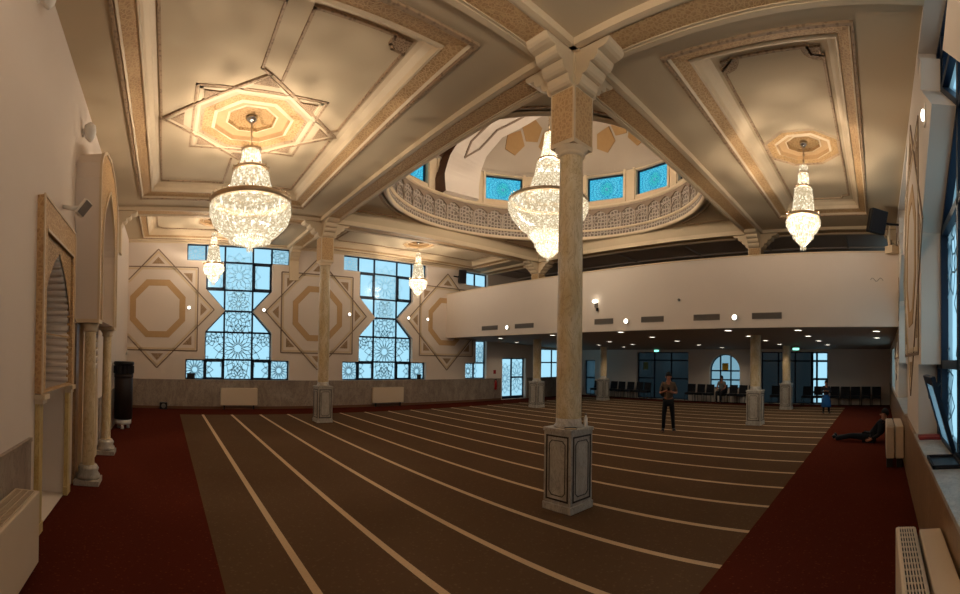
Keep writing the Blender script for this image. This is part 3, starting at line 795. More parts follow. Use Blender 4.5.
for s in (0, 1):
    path = tip + [m[s] for m in mid[12:]]
    for p, q in zip(path, path[1:]): A, B = SP(*p, 4.58), SP(*q, 4.58); ol.bar(A, B, .06, .10, (A - Vector((0, 0, 9))).normalized(), .02)
ol.build('rib_outline', M['wallbrown'], dome)
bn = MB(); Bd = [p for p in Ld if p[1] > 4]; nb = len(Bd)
bn.add([SP(a, e, 5.08) for a, e in Bd] + [SP(a + 15, e, 5.08) for a, e in Bd], [(i, i + 1, nb + i + 1, nb + i) for i in range(nb - 1)]); bn.build('brown_patch', M['darkbrown'], dome)  # flat dark brown patch on the shell, left of the rib

# ------------------------------------------------------------ balcony
bal = empty('balcony', (0, 0, 0)); tag(bal, kind='structure')
XF = 12.95
MB().box((XF, YN, 3.07), (XF + .18, YF, 5.10)).build('parapet', M['wall'], bal)
MB().box((XF - .02, YN, 5.10), (XF + .22, YF, 5.14)).build('parapet_cap', M['cream'], bal)
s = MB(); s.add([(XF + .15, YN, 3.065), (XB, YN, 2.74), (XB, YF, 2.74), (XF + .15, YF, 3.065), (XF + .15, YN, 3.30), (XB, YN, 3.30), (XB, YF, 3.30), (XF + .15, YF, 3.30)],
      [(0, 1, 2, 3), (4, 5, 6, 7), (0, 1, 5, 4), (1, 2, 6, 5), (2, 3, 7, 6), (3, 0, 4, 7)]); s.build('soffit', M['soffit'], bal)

# ------------------------------------------------------------ columns
def column(x, y, label, upper=True, top=6.40, z_sh=5.12):
    t = thing('marble_column', label, 'column', (x, y, 0), 0, 'marble columns of the hall')
    h = .27
    p = MB().box((-h, -h, 0), (h, h, .10)).box((-h + .015, -h + .015, .10), (h - .015, h - .015, 1.10)).box((-h, -h, 1.10), (h, h, 1.15)).build('pedestal', M['marble_white'], t, .006)
    for k in range(4):
        n = Vector((cos(k * pi / 2), sin(k * pi / 2), 0)); s = Vector((-n.y, n.x, 0)); o = n * (h - .013)
        q = MB()
        for a, b in (((-.2, .16), (.2, .16)), ((.2, .16), (.2, 1.04)), ((.2, 1.04), (-.2, 1.04)), ((-.2, 1.04), (-.2, .16))):
            q.bar(o + s * a[0] + Vector((0, 0, a[1])), o + s * b[0] + Vector((0, 0, b[1])), .022, .012, n, .011)
        e = [(-.15, .27), (-.10, .22), (.10, .22), (.15, .27), (.15, .93), (.10, .98), (-.10, .98), (-.15, .93)]
        for i in range(8):
            a, b = e[i], e[(i + 1) % 8]; q.bar(o + s * a[0] + Vector((0, 0, a[1])), o + s * b[0] + Vector((0, 0, b[1])), .010, .010, n, .004)
        q.build('inlay_border', M['inlay'], p)
    MB().lathe([(.225, 1.15), (.225, 1.17), (.20, 1.19), (.192, 1.22), (.19, 1.28)], 32).build('base_ring', M['marble_white'], t)
    MB().lathe([(.19, 1.28), (.19, 2.5), (.185, 3.6), (.172, z_sh - .12)], 32, cap=False).build('shaft', M['marble_shaft'], t)
    if not upper: return t
    MB().lathe([(.172, z_sh - .12), (.20, z_sh - .10), (.20, z_sh - .07), (.185, z_sh - .05), (.25, z_sh - .01), (.25, z_sh + .02)], 32).build('collar', M['cream'], t)
    b = MB().box((-.225, -.225, z_sh), (.225, .225, top)).box((-.32, -.32, top - .02), (.32, .32, top + .04)).build('capital_block', M['cream'], t)
    for k in range(4):
        n = Vector((cos(k * pi / 2), sin(k * pi / 2), 0)); s = Vector((-n.y, n.x, 0))
        MB().obox(n * .226 + Vector((0, 0, z_sh + .41)), n * .008, s * .19, Vector((0, 0, .35))).build('carved_panel', M['gold'], b)
    for k in range(4):
        n = Vector((cos(k * pi / 2), sin(k * pi / 2), 0)); s = Vector((-n.y, n.x, 0)); prof = [(.20, 5.90)]
        for (o0, z0, o1, z1) in ((.24, 5.90, .34, 6.02), (.36, 6.03, .47, 6.14), (.50, 6.15, .61, 6.25), (.64, 6.27, .80, 6.36)):
            for j in range(5):
                a = R(90 * j / 4); prof.append((o0 + (o1 - o0) * sin(a), z0 + (z1 - z0) * (1 - cos(a))))
            prof.append((o1, z1 + .015))
        prof += [(.80, top), (.20, top)]
        MB().prism(prof, -s * .2, n, (0, 0, 1), s * .40).build('bracket', M['cream'], t, .004)
    return t
column(5.29, 4.29, 'nearest marble column, standing in the middle foreground before the dome chandelier')
column(5.25, 14.4, 'left marble column in front of the middle wall star by the window wall')
column(15.4, 14.4, 'marble column under the balcony front, just right of the glass exit door')
column(15.4, 4.3, 'marble column under the balcony front, right of the arched window')
column(20.75, 4.3, 'marble column deep under the balcony, before the wide right glass front', False)
column(20.75, 14.4, 'marble column deep under the balcony, beside the dark narrow door', False)

def corbel(x, y, n, label):
    t = thing('wall_corbel', label, 'corbel', (x, y, 0)); n = Vector(n); s = Vector((-n.y, n.x, 0)); prof = [(0, 5.90)]
    for (o0, z0, o1, z1) in ((.02, 5.90, .12, 6.02), (.14, 6.03, .25, 6.14), (.28, 6.15, .39, 6.25), (.42, 6.27, .58, 6.36)):
        for j in range(5):
            a = R(90 * j / 4); prof.append((o0 + (o1 - o0) * sin(a), z0 + (z1 - z0) * (1 - cos(a))))
        prof.append((o1, z1 + .015))
    prof += [(.58, 6.42), (0, 6.42)]
    MB().prism(prof, -s * .2, n, (0, 0, 1), s * .40).build('stepped_bracket', M['cream'], t)
    MB().obox(Vector((0, 0, 5.5)) + n * .04, n * .04, s * .2, (0, 0, .4)).build('pilaster_head', M['cream'], t)
corbel(XL, 14.4, (1, 0, 0), 'stepped cream corbel on the left wall near the far corner')
corbel(5.25, YF, (0, -1, 0), 'stepped cream corbel on the far wall right of the first tall window')
corbel(10.3 + 5.1, YN, (0, 1, 0), 'stepped cream corbel on the right wall above the balcony end')

t = thing('book', 'thin dark book lying on the pedestal of the nearest column', 'book', (5.29 - .195, 4.29 - .195, 1.151), -pi / 4)
MB().box((-.085, -.045, 0), (.085, .045, .028)).build('cover', M['black'], t, .003); MB().box((-.082, -.046, .005), (.08, .042, .023)).build('pages', M['cream'], t)
t = thing('bottle', 'small white bottle standing on the right corner of the nearest pedestal', 'bottle', (5.29 + .165, 4.29 - .195, 1.151))
MB().lathe([(.026, 0), (.028, .01), (.028, .12), (.012, .15), (.012, .165)], 14).build('bottle_body', M['white'], t); MB().lathe([(.015, .165), (.015, .19)], 12).build('cap', M['vent'], t)

# ------------------------------------------------------------ wall stars
def star(cx, PT, nrm, label, clipx=None, hs=1.6, hd=2.27, cz=3.82):
    t = thing('wall_star_ornament', label, 'wall ornament', PT(cx, 0, 0), 0, 'eight-pointed star ornaments on the walls')
    base = Vector(PT(cx, 0, 0))
    def P(a, z, d): return Vector(PT(cx + a, z, d)) - base
    lo = -99 if clipx is None else clipx - cx
    def seg(mb, p, q, w, h, d):
        s = clipline(p, q, (lo, -50, 50, 50)) if clipx is not None else (p, q)
        if s: mb.bar(P(s[0][0], s[0][1], d), P(s[1][0], s[1][1], d), w, h, nrm, 0)
    for name, k, sc, w, mat, d in (('square_line', 0, 1, .045, 'wallbrown', -.008), ('diamond_line', 1, 1, .045, 'wallbrown', -.008), ('square_border', 0, .955, .07, 'cream', -.006), ('diamond_border', 1, .955, .07, 'cream', -.006)):
        m = MB(); s = hs * sc; dd = hd * sc
        pts = [(-s, cz - s), (s, cz - s), (s, cz + s), (-s, cz + s)] if k == 0 else [(-dd, cz), (0, cz - dd), (dd, cz), (0, cz + dd)]
        for i in range(4): seg(m, pts[i], pts[(i + 1) % 4], w, .016, d)
        if m.v: m.build(name, M[mat], t)
    m = MB(); oo = [(1.20 * cos(pi / 8 + i * pi / 4), cz + 1.20 * sin(pi / 8 + i * pi / 4)) for i in range(8)]; ii = [(.94 * cos(pi / 8 + i * pi / 4), cz + .94 * sin(pi / 8 + i * pi / 4)) for i in range(8)]
    for i in range(8):
        j = (i + 1) % 8
        m.add([P(*oo[i], -.012), P(*oo[j], -.012), P(*ii[j], -.012), P(*ii[i], -.012), P(*oo[i], 0.002), P(*oo[j], 0.002), P(*ii[j], 0.002), P(*ii[i], 0.002)],
              [(0, 1, 2, 3), (0, 1, 5, 4), (2, 3, 7, 6)])
    m.build('octagon_band', M['tan'], t)
    for k in range(8):
        an = k * pi / 4; L = hd * .87 if k % 2 == 0 else hs * 1.414 * .86
        ap = Vector((cos(an), sin(an))) * L; bs = Vector((cos(an), sin(an))) * (L - .26); sd = Vector((-sin(an), cos(an))) * .25
        if ap.x < lo + .05 or (bs + sd).x < lo or (bs - sd).x < lo: continue
        tr = [ap, bs + sd, bs - sd]
        MB().add([P(v.x, cz + v.y, -.012) for v in tr] + [P(v.x, cz + v.y, 0.002) for v in tr], [(0, 1, 2), (0, 1, 4, 3), (1, 2, 5, 4), (2, 0, 3, 5)]).build('corner_triangle', M['greytri'], t)
    return t
star(-.30, PF_, (0, 1, 0), 'star wall ornament with tan octagon left of the first tall window', XL + .02)
star(6.35, PF_, (0, 1, 0), 'star wall ornament between the two tall windows, behind the left column')
star(13.0, PF_, (0, 1, 0), 'star wall ornament cut by the end of the balcony')
PRs = lambda a, z, d=0.0: (a, YN - d, z)
star(7.95, PRs, (0, 1, 0), 'star wall ornament on the right wall, seen edge-on')
star(14.65, PRs, (0, 1, 0), 'star wall ornament on the right wall beside the balcony end')

# ------------------------------------------------------------ left wall: arched doorway and projecting mihrab
def arch_face(mb, outer, inner, P, d0, d1):
    mb.holes(outer, [inner], lambda a, b: P(a, b, d1)); mb.skirt(outer, lambda a, b: P(a, b, d0), lambda a, b: P(a, b, d1)); mb.skirt(inner, lambda a, b: P(a, b, d0), lambda a, b: P(a, b, d1))
def scallops(mb, path, x0, x1, r):
    for (a, b) in path: mb.tube([(x0, a, b), (x1, a, b)], r, 8)
def along(poly, step, z0):
    out = []; acc = 0
    for p, q in zip(poly, poly[1:]):
        L = hypot(q[0] - p[0], q[1] - p[1]); t_ = 0
        while t_ < L:
            out.append((p[0] + (q[0] - p[0]) * t_ / L, p[1] + (q[1] - p[1]) * t_ / L)); t_ += step
    return [p for p in out if p[1] > z0]
d5 = empty('door_5', (0, 0, 0)); tag(d5, kind='structure')
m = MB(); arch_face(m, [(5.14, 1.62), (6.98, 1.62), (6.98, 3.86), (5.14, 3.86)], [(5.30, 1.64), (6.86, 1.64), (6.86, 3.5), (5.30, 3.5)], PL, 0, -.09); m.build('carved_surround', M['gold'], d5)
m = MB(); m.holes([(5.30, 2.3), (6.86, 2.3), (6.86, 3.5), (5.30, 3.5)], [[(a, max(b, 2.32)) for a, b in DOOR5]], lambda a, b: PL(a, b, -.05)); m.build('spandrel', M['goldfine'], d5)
m = MB()
for a, b in (((5.30, 3.5), (6.86, 3.5)), ((5.14, 3.86), (6.98, 3.86)), ((6.98, 1.62), (6.98, 3.86)), ((5.14, 1.62), (5.14, 3.86))):
    m.bar(PL(*a, -.092), PL(*b, -.092), .03, .02, (1, 0, 0), .01)
m.build('surround_moulding', M['cream'], d5)
m = MB(); scallops(m, along(DOOR5[1:], .105, 1.66), XL + .03, XL - .34, .034); m.build('scalloped_reveal', M['wall'], d5)
for y in (5.25, 6.88):
    c = MB().box((XL, y - .11, 0), (XL + .07, y + .11, .12)).box((XL, y - .08, .12), (XL + .06, y + .08, 1.5)).build('colonnette', M['marble_yellow'], d5)
    MB().box((XL, y - .10, 1.5), (XL + .10, y + .10, 1.55)).box((XL, y - .12, 1.55), (XL + .13, y + .12, 1.61)).build('colonnette_capital', M['cream'], c)
m = MB().box((XL - .44, 5.34, .01), (XL - .38, 6.80, 2.45)).build('door_leaf', M['white'], d5)
m = MB(); m.box((XL - .38, 5.50, .3), (XL - .365, 5.9, 2.1)).box((XL - .38, 6.05, .3), (XL - .365, 6.45, 2.1)); m.build('door_panel', M['vent'], d5)

mh = empty('mihrab', (0, 0, 0)); tag(mh, kind='structure')
OUT = [(7.38, 2.62), (9.98, 2.62), (9.98, 4.85), (9.9, 5.12), (9.7, 5.32), (9.3, 5.5), (8.68, 5.6), (8.05, 5.5), (7.66, 5.32), (7.46, 5.12), (7.38, 4.85)]
INN = [(7.72, 2.63)] + [(9.64, 2.63)] + parch(7.72, 9.64, 3.9, 5.03)[2:-1] + [(7.72, 3.9)]
PX_ = -.40
m = MB(); arch_face(m, OUT, INN, PL, 0, PX_); m.holes(OUT, [INN], lambda a, b: PL(a, b, 0)); m.build('arch_body', M['wall'], mh)
o2 = [(a + (8.68 - a) * .03, b - .03 if b > 3 else b + .01) for a, b in OUT]
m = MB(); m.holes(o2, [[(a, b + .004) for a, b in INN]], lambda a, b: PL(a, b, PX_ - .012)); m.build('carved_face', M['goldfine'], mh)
m = MB()
for q in (OUT, INN):
    for i in range(len(q)):
        if i == 0: continue
        m.bar(PL(*q[i], PX_ - .015), PL(*q[(i + 1) % len(q)], PX_ - .015), .05, .04, (1, 0, 0), .01)
m.build('arch_moulding', M['cream'], mh)
m = MB(); m2 = parch(7.78, 9.58, 3.3, 4.6, 0.01)
arch_face(m, m2, [(a, b + .003) for a, b in MIH], PL, 0, -.10); m.build('inner_arch', M['cream'], mh)
m = MB(); scallops(m, along(MIH[1:], .14, 1.7), XL + .12, XL - .12, .055); m.build('scalloped_reveal', M['wall'], mh)
m = MB(); m.lathe([(.70, 0.0), (.70, 3.1), (.6, 3.6), (.3, 4.0), (.01, 4.15)], 24, (XL - .02, 8.675, 0.01), cap=False)
for y in (7.54, 9.82):
    x = XL + .26; c = MB()
    c.box((x - .21, y - .21, 0), (x + .21, y + .21, .08)).lathe([(.2, .08), (.2, .14), (.16, .19), (.18, .24), (.14, .30)], 24, (x, y, 0)).build('column_base', M['marble_white'], mh)
    MB().lathe([(.105, .30), (.10, 1.4), (.092, 2.44)], 24, (x, y, 0), cap=False).build('column_shaft', M['marble_shaft'], mh)
    c = MB(); c.lathe([(.092, 2.42), (.12, 2.45), (.105, 2.48), (.16, 2.57)], 24, (x, y, 0)).box((x - .21, y - .21, 2.56), (x + .17, y + .19, 2.62)); c.build('column_capital', M['cream'], mh)
    MB().box((XL, y - .13, 0), (XL + .05, y + .13, 2.55)).build('back_pilaster', M['marble_tan'], mh)

# ------------------------------------------------------------ chandeliers
def drops(mb, r, z, n, s, l):
    for k in range(n):
        a = 2 * pi * k / n; c = (r * cos(a), r * sin(a), z)
        v = [(c[0] + s * cos(a + j * pi / 2), c[1] + s * sin(a + j * pi / 2), z - l * .35) for j in range(4)] + [(c[0], c[1], z), (c[0], c[1], z - l)]
        mb.add(v, [(0, 1, 4), (1, 2, 4), (2, 3, 4), (3, 0, 4), (1, 0, 5), (2, 1, 5), (3, 2, 5), (0, 3, 5)])
def strands(mb, prof, n, r0):
    for k in range(n):
        a = 2 * pi * (k + .5) / n
        mb.tube([(r * 1.01 * cos(a), r * 1.01 * sin(a), z) for r, z in prof], r0, 4, False)
def chandelier(loc, label, spec, power, ztop, group=None, name='chandelier'):
    x, y, z0 = loc
    t = thing(name, label, 'chandelier', loc, 0, group)
    m = MB(); m.lathe([(.02, ztop), (spec['can'], ztop - .01), (spec['can'] * .95, ztop - .06), (.03, ztop - .12)], 20); m.build('canopy', M['chrome'], t)
    m = MB(); m.tube([(0, 0, ztop - .1), (0, 0, spec['tiers'][0][0][0][1])], .012 if ztop < 4 else .02, 6)
    n = int((ztop - spec['tiers'][0][0][0][1]) / .14)
    for k in range(n): m.ball((0, 0, ztop - .14 - .14 * k), .028, .028, .045, 6, 4)
    m.build('chain', M['brass'], t)
    for r, z, w, h in spec['rings']:
        m = MB(); m.lathe([(r - w, z - h), (r, z - h * .6), (r + .012, z), (r, z + h * .6), (r - w, z + h)], 40, cap=False)
        n = max(12, int(r * 40))
        for k in range(n): a = 2 * pi * k / n; m.ball((r * cos(a), r * sin(a), z + h), .016, .016, .024, 5, 4)
        m.build('ring', M['brass'], t)
    for prof, hot, nd in spec['tiers']:
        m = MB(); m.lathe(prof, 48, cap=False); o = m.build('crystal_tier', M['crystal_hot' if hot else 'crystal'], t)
        d = MB(); strands(d, prof, nd, .006)
        drops(d, prof[0][0] * 1.02, prof[0][1], nd // 2, .016, .08)
        drops(d, prof[-1][0] * 1.02, prof[-1][1], nd if prof[-1][0] > .1 else 4, .022, .10)
        tag(d.build('crystal_strand', M['crystal'], o), kind='stuff')
    for (dz, f, rr, n) in spec['lights']:
        l = bpy.data.lights.new('bulb_glow', 'POINT'); l.energy = power * f / n; l.color = WARM; l.shadow_soft_size = .035
        for k in range(n):
            a = 2 * pi * (k + .5) / n
            lo = bpy.data.objects.new('bulb_glow', l); lo.location = (rr * cos(a), rr * sin(a), dz); link(lo, t)
    b0 = None
    for zc, rr, n in spec['bulbs']:
        for k in range(n):
            a = 2 * pi * k / n
            if b0 is None: b = b0 = MB().ball((0, 0, 0), .03, .03, .045, 8, 6).build('bulb', M['lamp'], t)
            else: b = b0.copy(); C.objects.link(b)
            b.location = (rr * cos(a), rr * sin(a), zc)
    return t
S_MAIN = dict(can=.12, tiers=[
    ([(.19, 1.93), (.21, 1.75), (.24, 1.60)], 1, 24), ([(.36, 1.50), (.40, 1.30), (.48, 1.06)], 0, 36),
    ([(.82, .86), (.84, .68), (.76, .46), (.55, .26), (.42, .20)], 0, 56), ([(.42, .44), (.41, .28), (.28, .10), (.05, .01)], 1, 28)],
    rings=[(.20, 1.95, .03, .04), (.38, 1.54, .05, .05), (.50, 1.05, .04, .03), (.84, .92, .08, .07)],
    lights=[(.46, .86, .56, 10), (1.02, .11, .66, 10), (1.45, .03, .26, 4)], bulbs=[(.95, .62, 16), (1.45, .25, 8)])
S_DOME = dict(can=.2, tiers=[
    ([(.14, 3.70), (.17, 3.4), (.26, 2.98)], 1, 20), ([(.36, 2.84), (.44, 2.45), (.66, 1.83)], 0, 44),
    ([(1.22, 1.62), (1.22, 1.42), (1.10, 1.18), (.82, .86), (.6, .72)], 0, 72), ([(.58, .84), (.56, .6), (.40, .42)], 1, 36), ([(.40, .45), (.34, .22), (.18, .06), (.03, .0)], 1, 24)],
    rings=[(.15, 3.72, .03, .03), (.34, 2.90, .06, .04), (.68, 1.80, .05, .04), (1.22, 1.69, .08, .06)],
    lights=[(1.15, .45, .75, 10), (1.85, .25, .95, 10), (2.75, .30, .28, 4)], bulbs=[(1.75, .95, 24), (2.75, .25, 8)])
S_SLIM = dict(can=.09, tiers=[
    ([(.09, 1.75), (.10, 1.60)], 0, 10), ([(.11, 1.58), (.13, 1.34)], 1, 14), ([(.19, 1.26), (.22, 1.0), (.25, .74)], 0, 24),
    ([(.38, .58), (.38, .46), (.30, .32), (.22, .27)], 1, 30), ([(.22, .34), (.17, .14), (.05, .02)], 1, 16)],
    rings=[(.10, 1.60, .03, .02), (.18, 1.29, .05, .03), (.37, .66, .07, .05)],
    lights=[(.40, .8, .22, 5), (.72, .2, .30, 5)], bulbs=[(.7, .2, 8)])
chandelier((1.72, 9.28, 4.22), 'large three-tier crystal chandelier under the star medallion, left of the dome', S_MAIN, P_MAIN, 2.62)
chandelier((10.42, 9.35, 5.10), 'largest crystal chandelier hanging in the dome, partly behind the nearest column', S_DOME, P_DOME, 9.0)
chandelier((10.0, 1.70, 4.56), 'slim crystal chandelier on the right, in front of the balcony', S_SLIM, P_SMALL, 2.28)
chandelier((1.70, 1.80, 4.56), 'slim crystal chandelier overhead in the near corner bay, above the photographer', S_SLIM, P_SMALL * 1.3, 2.28)  # unseen; added to brighten the dark near bay, modelled on the other bays
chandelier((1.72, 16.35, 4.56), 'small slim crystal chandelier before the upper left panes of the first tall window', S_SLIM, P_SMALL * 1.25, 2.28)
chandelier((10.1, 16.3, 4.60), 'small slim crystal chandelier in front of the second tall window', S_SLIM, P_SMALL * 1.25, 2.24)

# ------------------------------------------------------------ balcony front: vents, spotlights, floodlight
for yc, w, lab in ((14.95, 1.02, 'grey air vent on the balcony face, first from the far left end'), (12.85, 1.02, 'grey air vent on the balcony face between the first and second lamps'), (8.98, .76, 'short grey air vent on the balcony face just right of the near column'),
                (7.07, .80, 'grey air vent on the balcony face, second right of the near column'), (5.18, .84, 'grey air vent on the balcony face above the standing man'), (3.28, .88, 'grey air vent on the balcony face, the last on the right')):
    t = thing('air_vent', lab, 'vent', (XF, yc, 3.40), 0, 'air vents along the balcony face')
    m = MB(); hw = w / 2; r = [(-hw, -.08), (hw, -.08), (hw, .08), (-hw, .08)]
    for i in range(4): a, b = r[i], r[(i + 1) % 4]; m.bar((-.008, a[0], a[1]), (-.008, b[0], b[1]), .02, .02, (1, 0, 0), .01)
    m.build('frame', M['vent'], t)
    m = MB().box((-.002, -hw, -.08), (.0, hw, .08))
    for k in range(6): m.obox((-.008, 0, -.065 + k * .026), (.006, 0, .005), (0, hw, 0), (-.001, 0, .002))
    m.build('louvre', M['vent'], t)
def spot(loc, n, label, cat='lamp', group='small round wall spotlights', r=.07, name='wall_spotlight'):
    t = thing(name, label, cat, loc, 0, group); n = Vector(n)
    rot = n.to_track_quat('Z', 'Y').to_matrix().to_4x4()
    m = MB().lathe([(r, 0), (r, .05), (r * .9, .07), (r * .8, .075)], 16); o = m.build('housing', M['white'], t); o.data.transform(rot)
    m = MB().lathe([(r * .82, .0755), (r * .6, .10), (.002, .11)], 16); o = m.build('lens', M['lamp'], t); o.data.transform(rot)
    return t
for y, lab in ((13.79, 'glowing spotlight on the balcony face between the two left vents'), (8.04, 'glowing spotlight on the balcony face right of the near column'), (4.26, 'glowing spotlight on the balcony face above the third column')):
    spot((XF, y, 3.37), (-1, 0, 0), lab, r=.09)
for x, lab in ((.95, 'small glowing spotlight in the octagon side of the leftmost wall star'), (3.85, 'small glowing spotlight beside the waist of the first tall window'), (7.78, 'small glowing spotlight on the middle wall star'),
            (10.6, 'small glowing spotlight beside the waist of the second tall window'), (11.81, 'small glowing spotlight on the star near the balcony end')):
    if abs(x - 3.85) < .1: x = 4.0
    if abs(x - 10.6) < .1: x = 10.75
    spot((x, YF, 3.87), (0, -1, 0), lab)
t = thing('floodlight', 'small white floodlight with a dark bracket high on the balcony face', 'lamp', (XF, 9.3, 4.0))
MB().ball((-.10, 0, .08), .09, .10, .06).build('lamp_head', M['lamp'], t); MB().box((-.06, -.05, -.12), (0, .05, .04)).box((-.10, -.02, -.02), (-.04, .02, .05)).build('bracket', M['vent'], t); MB().box((-.08, -.10, -.25), (-.02, -.04, -.14)).build('sensor', M['black'], t)
t = thing('security_camera', 'tiny grey camera in the middle of the balcony face', 'camera', (XF, 6.1, 3.95))
MB().ball((-.05, 0, 0), .045).build('dome', M['vent'], t); MB().lathe([(.05, 0), (.05, .02)], 12).build('mount', M['white'], t).rotation_euler = (0, -pi / 2, 0)
t = thing('wire_bracket', 'thin curled wire bracket on the right end of the balcony face', 'bracket', (XF, .02, 4.35))
MB().tube([(-.02, .24 - .04 * k, .05 * sin(k * 1.1)) for k in range(10)], .008, 5).build('wire', M['vent'], t)

# downlights under the balcony
DL = [(14.1, 15.5), (13.3, 8.5), (15.4, 8.4), (17.4, 8.3), (19.8, 8.3), (13.6, 4.7), (17.6, 4.5), (15.6, 4.6), (19.7, 4.4), (13.8, 2.5), (19.1, 11.5), (20.8, 13.1), (19.2, 13.6), (21.9, 7.9), (16.4, 16.8), (15.8, 2.5), (17.9, 2.4), (20.1, 2.3), (14.2, .1), (16.6, .1), (17.2, 11.6), (15.3, 12.5), (13.6, 11.9)]
ROWS = {.1: 'hugging the right wall', 2.4: 'second from the right wall', 4.5: 'past the two right columns', 8.4: 'running towards the arched window', 11.6: 'above the standing man', 13.1: 'left of the dark glass front', 16: 'by the exit door'}
ORD = ['frontmost', 'second', 'third', 'fourth', 'fifth', 'sixth']
rows_ = {}
for x, y in DL: rows_.setdefault(min(ROWS, key=lambda r: abs(r - y)), []).append((x, y))
d0 = None
for rk, lst in rows_.items():
    for k, (x, y) in enumerate(sorted(lst)):
        lab = 'recessed downlight under the balcony, %s of the row %s' % (ORD[k], ROWS[rk]); z = 3.07 - .0319 * (x - XF)
        if d0 is None:
            d0 = thing('downlight', lab, 'lamp', (x, y, z), 0, 'recessed downlights under the balcony')
            MB().lathe([(.15, .0), (.15, -.012), (.125, -.014), (.12, -.002)], 20, cap=False).build('trim_ring', M['white'], d0); MB().lathe([(.12, -.006), (.10, -.010), (.001, -.012)], 16).build('lens', M['lampdim'], d0)
            l = bpy.data.lights.new('downlight_beam', 'SPOT'); l.energy = P_DOWN; l.color = (1, .85, .65); l.spot_size = 2.4; l.spot_blend = .6; l.shadow_soft_size = .05
            lo = bpy.data.objects.new('downlight_beam', l); lo.location = (0, 0, -.04); link(lo, d0)
        else: dup(d0, lab, (x, y, z))
for x, y, lab in ((22.9, 12.2, 'small green exit sign above the dark glass front behind the man'), (20.2, 3.75, 'small green exit sign beside the farthest right column')):
    t = thing('exit_sign', lab, 'sign', (x, y, 2.66)); MB().box((-.03, -.16, -.06), (.03, .16, .06)).build('housing', M['white'], t); MB().box((-.034, -.14, -.045), (-.031, .14, .045)).build('lit_panel', M['exitglow'], t); MB().box((-.01, -.01, .06), (.01, .01, .2)).build('hanger', M['white'], t)

# ------------------------------------------------------------ radiators
def radiator(loc, rz, L, D, H, label, z0=.1, plain=False, pipe=True, group='convector radiators along the walls'):
    """length L along local x, back at local y = 0, front towards -y"""
    t = thing('radiator', label, 'radiator', loc, rz, group)
    MB().box((0, -D, z0), (L, 0, H)).build('casing', M['radiator'], t, .012)
    if plain: return t
    g = MB().box((.06, -D + .03, H - .002), (L - .06, -.04, H + .004)); g.build('grille_bed', M['grille'], t)
    n = int((L - .12) / .03); q = MB()
    for k in range(n): x = .06 + (k + .5) * (L - .12) / n; q.box((x - .004, -D + .03, H + .004), (x + .004, -.04, H + .012))
    for k in range(4): y = -D + .03 + (D - .07) * k / 3; q.box((.06, y - .003, H + .004), (L - .06, y + .003, H + .014))
    q.build('grille', M['radiator'], t)
    if pipe:
        for xx in (.12, L - .18): MB().box((xx, -D * .7, 0), (xx + .06, -D * .4, z0)).build('foot', M['grille'], t)
    return t
radiator((2.27, YF - .05, 0), 0, 1.50, .16, .81, 'low cream radiator on the marble dado under the first tall window', .16)
radiator((8.92, YF - .05, 0), 0, 1.55, .16, .81, 'low cream radiator on the marble dado under the second tall window', .16)
radiator((XL + .05, 1.2, 0), pi / 2, 3.13, .26, .78, 'white radiator at the left edge, nearest on the left wall')
t = radiator((10.75, YN + .05, 0), pi, 1.35, .17, .83, 'cream double radiator under the right wall window, beside the reclining person', .20, plain=True)
u = radiator((3.72, YN + .05, 0), pi, 1.72, .18, .80, 'cream radiator with top grille in the bottom right corner', plain=True)
for (tt, L, y) in ((t, 1.35, -.195), (u, 1.72, -.205)):
    z0_ = .2 if tt is t else .1
    MB().box((0, y - .165, z0_), (L, y, .82)).build('front_casing', M['radiator'], tt, .015)
    g = MB().box((.05, y - .14, .818), (L - .05, y - .02, .824)).build('front_grille_bed', M['grille'], tt)
    q = MB()
    for k in range(7): yy = y - .14 + .019 * k; q.box((.05, yy - .004, .824), (L - .05, yy + .004, .836))
    for k in range(int(L / .09)): q.box((.07 + k * .09, y - .145, .824), (.076 + k * .09, y - .02, .834))
    q.build('front_grille', M['radiator'], tt)
    for xx in (.12, L - .3): MB().box((xx, y - .16, 0), (xx + .18, y - .03, z0_)).build('front_foot', M['grille'], tt)
    for xx in (.12, L - .3): MB().box((xx, -.14, 0), (xx + .18, -.03, z0_)).build('rear_foot', M['grille'], tt)

# ------------------------------------------------------------ wall fittings: sconces and loudspeakers
def sconce(loc, n, label):
    t = thing('wall_light', label, 'lamp', loc); n = Vector(n)
    rot = n.to_track_quat('Z', 'Y').to_matrix().to_4x4()
    o = MB().lathe([(.07, 0), (.07, .02), (.03, .03), (.03, .07)], 16).build('wall_plate', M['white'], t); o.data.transform(rot)
    m = MB().lathe([(.02, -.16), (.08, -.10), (.11, .0), (.10, .10), (.02, .16)], 20); m.v = [(p[0] + n.x * .14, p[1] + n.y * .14, p[2]) for p in m.v]; m.build('shade', M['white'], t)
    m = MB().lathe([(.075, .10), (.05, .12), (.001, .125)], 16); m.v = [(p[0] + n.x * .14, p[1] + n.y * .14, p[2] + .02) for p in m.v]; m.build('lens', M['chrome'], t)
    return t
sconce((XL, 4.95, 5.95), (1, 0, 0), 'pale teardrop wall light, topmost at the upper left edge')
sconce((XL, 7.85, 5.78), (1, 0, 0), 'pale teardrop wall light above the carved niche on the left wall')
t = thing('wall_light', 'glowing wall light on the right wall beside the window top', 'lamp', (5.35, YN, 4.92))
MB().box((-.05, 0, -.12), (.05, .02, .12)).build('wall_plate', M['white'], t); MB().ball((0, .035, .0), .035, .025, .07).build('glass_shade', M['lamp'], t)
